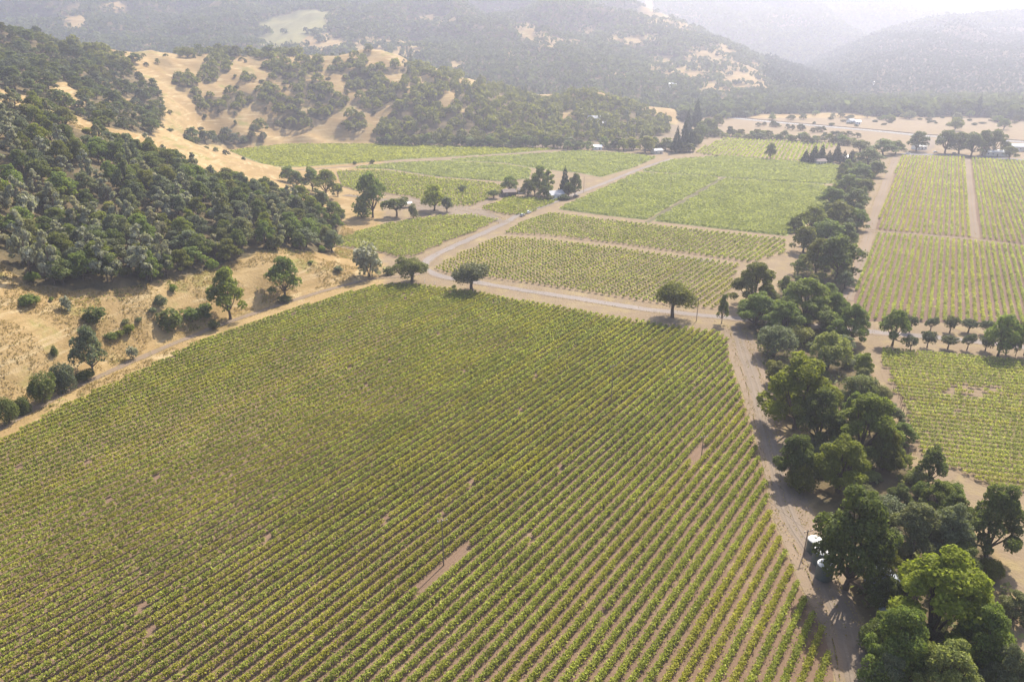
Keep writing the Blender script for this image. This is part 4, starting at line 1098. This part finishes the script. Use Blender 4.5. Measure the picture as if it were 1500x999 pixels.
P = smooth_line(ROADS['highway'][0], 4); T = np.gradient(P, axis=0); T /= np.linalg.norm(T, axis=1)[:, None]
P = P + np.stack([-T[:, 1], T[:, 0]], 1) * 7.2
rt = empty('guard_rail', (*P[0], 0)); tag(rt, 'long dark guard rail along the far side of the highway', 'guard rail')
m = MB()
for a, b in zip(P[:-1], P[1:]):
    c2 = (a + b) / 2 - P[0]; m.box((c2[0], c2[1], .9), (np.linalg.norm(b - a) + .05, .12, .7), math.atan2(b[1] - a[1], b[0] - a[0]))
m.obj('rail', STEEL2, rt)
for a in P[::2]:
    m = MB(); m.box((a[0] - P[0][0], a[1] - P[0][1] + .15, .5), (.15, .15, 1.0)); m.obj('post', STEEL2, rt)
# ------------------------------------------------------------------ tanks
def tank(px, py, r, h, label):
    p = hit(px, py); o = empty('water_tank', p); tag(o, label, 'water tank', 'water tanks')
    m = MB(); pr = [(r, 0)]
    for k in range(1, 9): pr += [(r, h * k / 9 - .06), (r * 1.02, h * k / 9), (r, h * k / 9 + .06)]
    pr += [(r, h)]; m.lathe(pr, 28); m.obj('body', TANKG, o)
    m = MB(); m.lathe([(r * 1.01, h + .003), (r * .95, h + .12), (r * .5, h + .42), (r * .22, h + .5)], 28); top = m.obj('top', TANKTOP, o)
    m = MB(); m.lathe([(r * .2, h + .503), (r * .2, h + .62), (r * .05, h + .66)], 16); m.obj('hatch', TANKG, top)
    m = MB(); m.tube([(r + .1, 0, .1), (r + .1, 0, h * .7)], .05, 6); m.obj('pipe', STEEL, o)
tank(1206, 846, 1.65, 3.4, 'dark green water tank nearest the track end, pale lid')
tank(1200, 825, 1.55, 3.2, 'dark water tank, middle of three beside the track')
tank(1191, 807, 1.5, 3.0, 'dark water tank, farthest of three beside the track')

# ------------------------------------------------------------------ buildings
def house(name, px, py, wpx, depth, wallh, rise, rz, wall, roof, label, windows=2, cat='house', z=None):
    p = hit(px, py); Z = project(*p)[2]; w = wpx * Z / FPX; p[2] = min(p[2], float(height(p[0], p[1])))
    o = empty(name, p, rz); tag(o, label, cat)
    W, D = w / 2, depth / 2
    m = MB(); m.add([(-W, -D, -1), (W, -D, -1), (W, D, -1), (-W, D, -1), (-W, -D, wallh), (W, -D, wallh), (W, D, wallh), (-W, D, wallh), (-W, 0, wallh + rise), (W, 0, wallh + rise)],
        [(0, 1, 5, 4), (2, 3, 7, 6), (1, 2, 6, 9, 5), (3, 0, 4, 8, 7)]); m.obj('wall', wall, o)
    m = MB(); e = .45; t = .14; dz = rise * (e / D)
    for s in (-1, 1):
        A = [(-W - e, s * (D + e), wallh - dz + .03), (W + e, s * (D + e), wallh - dz + .03), (W + e, 0, wallh + rise + .03), (-W - e, 0, wallh + rise + .03)]
        m.add(A + [(a, b, c + t) for a, b, c in A], [(0, 1, 2, 3), (7, 6, 5, 4), (0, 4, 5, 1), (1, 5, 6, 2), (2, 6, 7, 3), (3, 7, 4, 0)])
    m.obj('roof', roof, o)
    n = windows + 1
    for k in range(n):
        x = -W + w * (k + .5) / n
        if k == n // 2:
            m = MB(); m.box((x, -D - .03, 1.02), (1.0, .06, 2.04)); m.obj('door', BROWNB, o)
        else:
            m = MB(); m.box((x, -D - .03, wallh * .56), (1.3, .06, 1.2)); f = m.obj('window', WHITEP, o)
            m = MB(); m.box((x, -D - .065, wallh * .56), (1.1, .01, 1.0)); m.obj('pane', GLASS, f)
    return o
house('farmhouse', 813, 291, 22, 8, 3.4, 2.2, .5, WHITEP, ROOFG, 'white farmhouse half hidden by trees beside the farm road')
house('barn', 745, 287, 18, 8, 3.2, 1.5, .25, BROWNB, ROOFBR, 'dark brown barn at the end of the vine rows', 1, 'barn')
house('shed', 764, 283, 12, 6, 2.6, 1.0, .1, CREAM, ROOFBR, 'low tan shed between the barn and the trees', 1, 'shed')
house('hillside_house', 870, 178, 18, 10, 4, 2.5, -.2, CREAM, ROOFG, 'grey-roofed house in the trees of the wooded hill')
house('hillside_house', 886, 184, 9, 7, 3, 1.5, .1, WHITEP, ROOFG, 'small white house just below the grey-roofed hill house', 1)
house('outbuilding', 875, 219, 12, 8, 3.2, 1.2, 0, WHITEP, ROOFW, 'white shed where the valley track meets the wood', 1, 'shed')
house('outbuilding', 962, 225, 14, 8, 3.2, 1.4, .3, CREAM, ROOFG, 'pale shed under the trees near the far road end', 1, 'shed')
house('warehouse', 1456, 228, 32, 12, 4, 1.2, -.1, CREAM, ROOFW, 'long low building with white roof by the yard road', 4, 'building')
house('warehouse', 1492, 221, 26, 14, 5, 1.6, -.1, CREAM, ROOFB, 'blue-roofed building at the picture edge behind the yard', 3, 'building')
house('roadside_building', 1346, 219, 16, 9, 3.5, 1.2, .2, WHITEP, ROOFW, 'small white building beside the highway spur', 2, 'building')
house('valley_house', 1246, 181, 8, 9, 4, 2, .2, WHITEP, ROOFG, 'white house alone on dry grass beyond the highway', 2)
house('valley_house', 1256, 182, 6, 8, 3.5, 1.6, -.2, WHITEP, ROOFW, 'smaller white-roofed house beside the lone valley house', 1)
house('valley_house', 1088, 165, 13, 10, 4, 2, 0, WHITEP, ROOFG, 'pale house before the far valley woods', 2)
house('valley_house', 1117, 165, 12, 10, 4, 2, .3, WHITEP, ROOFW, 'white-roofed house before the far valley woods', 2)
house('valley_house', 984, 128, 10, 12, 5, 2, .2, WHITEP, ROOFW, 'tiny white house on the hazy slope above the wood', 2)
house('valley_house', 1275, 124, 8, 12, 5, 2, .1, WHITEP, ROOFW, 'tiny white house among the hazy trees of the eastern valley', 2)
house('windbreak_house', 1200, 241, 14, 9, 3.4, 1.6, .1, CREAM, ROOFBR, 'tan house half hidden by the conifer windbreak', 2)
house('windbreak_house', 1238, 236, 12, 9, 3.4, 1.6, .1, WHITEP, ROOFW, 'white-roofed house behind the conifer windbreak', 2)
house('tin_shed', 1290, 856, 26, 5, 2.4, .7, .6, PALEMET, PALEMET, 'pale metal shed hidden under the bright broad tree', 1, 'shed')
house('tin_shed', 1306, 900, 18, 4, 2.2, .5, .4, PALEMET, PALEMET, 'small pale metal shed nearest the track under trees', 1, 'shed')
# white canopy over the gravel yard
o = empty('carport', hit(592, 304), .2); tag(o, 'pale flat-roofed carport on the gravel yard', 'carport')
m = MB(); m.box((0, 0, 3.0), (11, 6, .18)); m.obj('roof', ROOFW, o)
for sx in (-1, 1):
    for sy in (-1, 1):
        m = MB(); m.box((sx * 5, sy * 2.6, 1.45), (.15, .15, 2.9)); m.obj('post', STEEL, o)

# ------------------------------------------------------------------ vehicles
def car(px, py, rz, body, label):
    p = hit(px, py); o = empty('parked_car', (p[0], p[1], .12), rz); tag(o, label, 'car', 'parked cars')
    pr = [(-2.25, .35), (-2.3, .75), (-2.15, .98), (-1.2, 1.02), (1.0, 1.0), (2.1, .86), (2.3, .6), (2.25, .35)]
    m = MB(); n = len(pr)
    m.add([(x, -.9, z) for x, z in pr] + [(x, .9, z) for x, z in pr], [tuple(range(n)), tuple(range(2 * n - 1, n - 1, -1))] + [((i + 1) % n, i, n + i, n + (i + 1) % n) for i in range(n)])
    m.obj('body', body, o)
    pr = [(-1.75, 1.0), (-1.35, 1.52), (.1, 1.56), (.95, 1.0)]; m = MB(); n = 4
    m.add([(x, -.8 + (z > 1.2) * .12, z + .005) for x, z in pr] + [(x, .8 - (z > 1.2) * .12, z + .005) for x, z in pr], [(0, 1, 2, 3), (7, 6, 5, 4)] + [((i + 1) % n, i, n + i, n + (i + 1) % n) for i in range(n)])
    m.obj('window', GLASS, o)
    m = MB(); m.box((-.6, 0, 1.585), (1.5, 1.34, .05)); m.obj('roof', body, o)
    for x in (-1.4, 1.4):
        for y in (-.85, .85):
            m = MB(); s = 1 if y > 0 else -1
            m.tube([(x, y - .1, .33), (x, y + .1, .33)], .33, 14); w = m.obj('wheel', TYRE, o)
            m = MB(); m.tube([(x, y + s * .102, .33), (x, y + s * .115, .33)], .19, 10); m.obj('rim', HUB, w)
    for y in (-.65, .65):
        m = MB(); m.box((2.27, y, .68), (.08, .34, .14)); m.obj('headlight', CERAMIC, o)
        m = MB(); m.box((-2.29, y, .72), (.06, .32, .14)); m.obj('tail_light', LAMP, o)
car(765.5, 317, math.pi / 2 - AZM + .1, CARS, 'silver car parked at the lane corner, nearer of two')
car(774.5, 312.5, math.pi / 2 - AZM + .1, CARW, 'white car parked just beyond the silver car')
car(844, 289, .6, CARD, 'dark car parked under trees by the white farmhouse')
car(1197, 800, 1.0, CARD, 'dark car parked in the shade behind the water tanks')
for i, (px, py) in enumerate([(1370,224),(1398,226),(1330,226)]):
    car(px, py, .1, (CARW, CARS, CARW)[i], ('white car on the yard road under the dark row', 'silver car on the yard road among the dark row', 'white car near the highway spur tree')[i])

# ------------------------------------------------------------------ light, air
w = bpy.data.worlds.new('World'); scene.world = w; w.use_nodes = True
nt = w.node_tree; bg = nt.nodes['Background']
sky = nt.nodes.new('ShaderNodeTexSky'); sky.sky_type = 'NISHITA'; sky.sun_disc = False
sky.sun_elevation = SUN_EL; sky.sun_rotation = SUN_AZ; sky.air_density = 1.0; sky.dust_density = 3.0; sky.ozone_density = 1.0
nt.links.new(sky.outputs[0], bg.inputs[0]); bg.inputs[1].default_value = .12
sl = bpy.data.lights.new('sun', 'SUN'); sl.energy = 4.8; sl.angle = R(.6); sl.color = (1, .91, .76)
so = bpy.data.objects.new('sun', sl); COL.objects.link(so)
sd = Vector((math.sin(SUN_AZ) * math.cos(SUN_EL), math.cos(SUN_AZ) * math.cos(SUN_EL), math.sin(SUN_EL)))
so.rotation_euler = (-sd).to_track_quat('-Z', 'Y').to_euler(); so.location = sd * 500
HAZE = 2.35e-4
if HAZE:
    zt = float(GZ.max()) + 40
    m = MB(); x0, x1, y0, y1, z0 = -4400, 4800, -700, 6300, float(GZ.min()) - 1
    m.box(((x0 + x1) / 2, (y0 + y1) / 2, (z0 + zt) / 2), (x1 - x0, y1 - y0, zt - z0))
    hm, nt, nd, lk = nodes('haze_air')
    v = N(nt, 'ShaderNodeVolumePrincipled'); out = N(nt, 'ShaderNodeOutputMaterial')
    v.inputs['Color'].default_value = (.79, .82, 1.0, 1); v.inputs['Density'].default_value = HAZE; v.inputs['Anisotropy'].default_value = .42
    lk.new(v.outputs[0], out.inputs['Volume'])
    tag(m.obj('haze', hm), 'pale summer haze filling the valley', None, None, 'stuff')

scene.view_settings.view_transform = 'Standard'; scene.view_settings.look = 'None'
scene.view_settings.exposure = 1.2; scene.view_settings.gamma = 1.0
c = scene.cycles
c.max_bounces = 5; c.diffuse_bounces = 2; c.glossy_bounces = 1; c.transmission_bounces = 2; c.volume_bounces = 0; c.transparent_max_bounces = 4
c.use_denoising = True
try: c.denoiser = 'OPENIMAGEDENOISE'
except Exception: pass
c.sample_clamp_indirect = 4
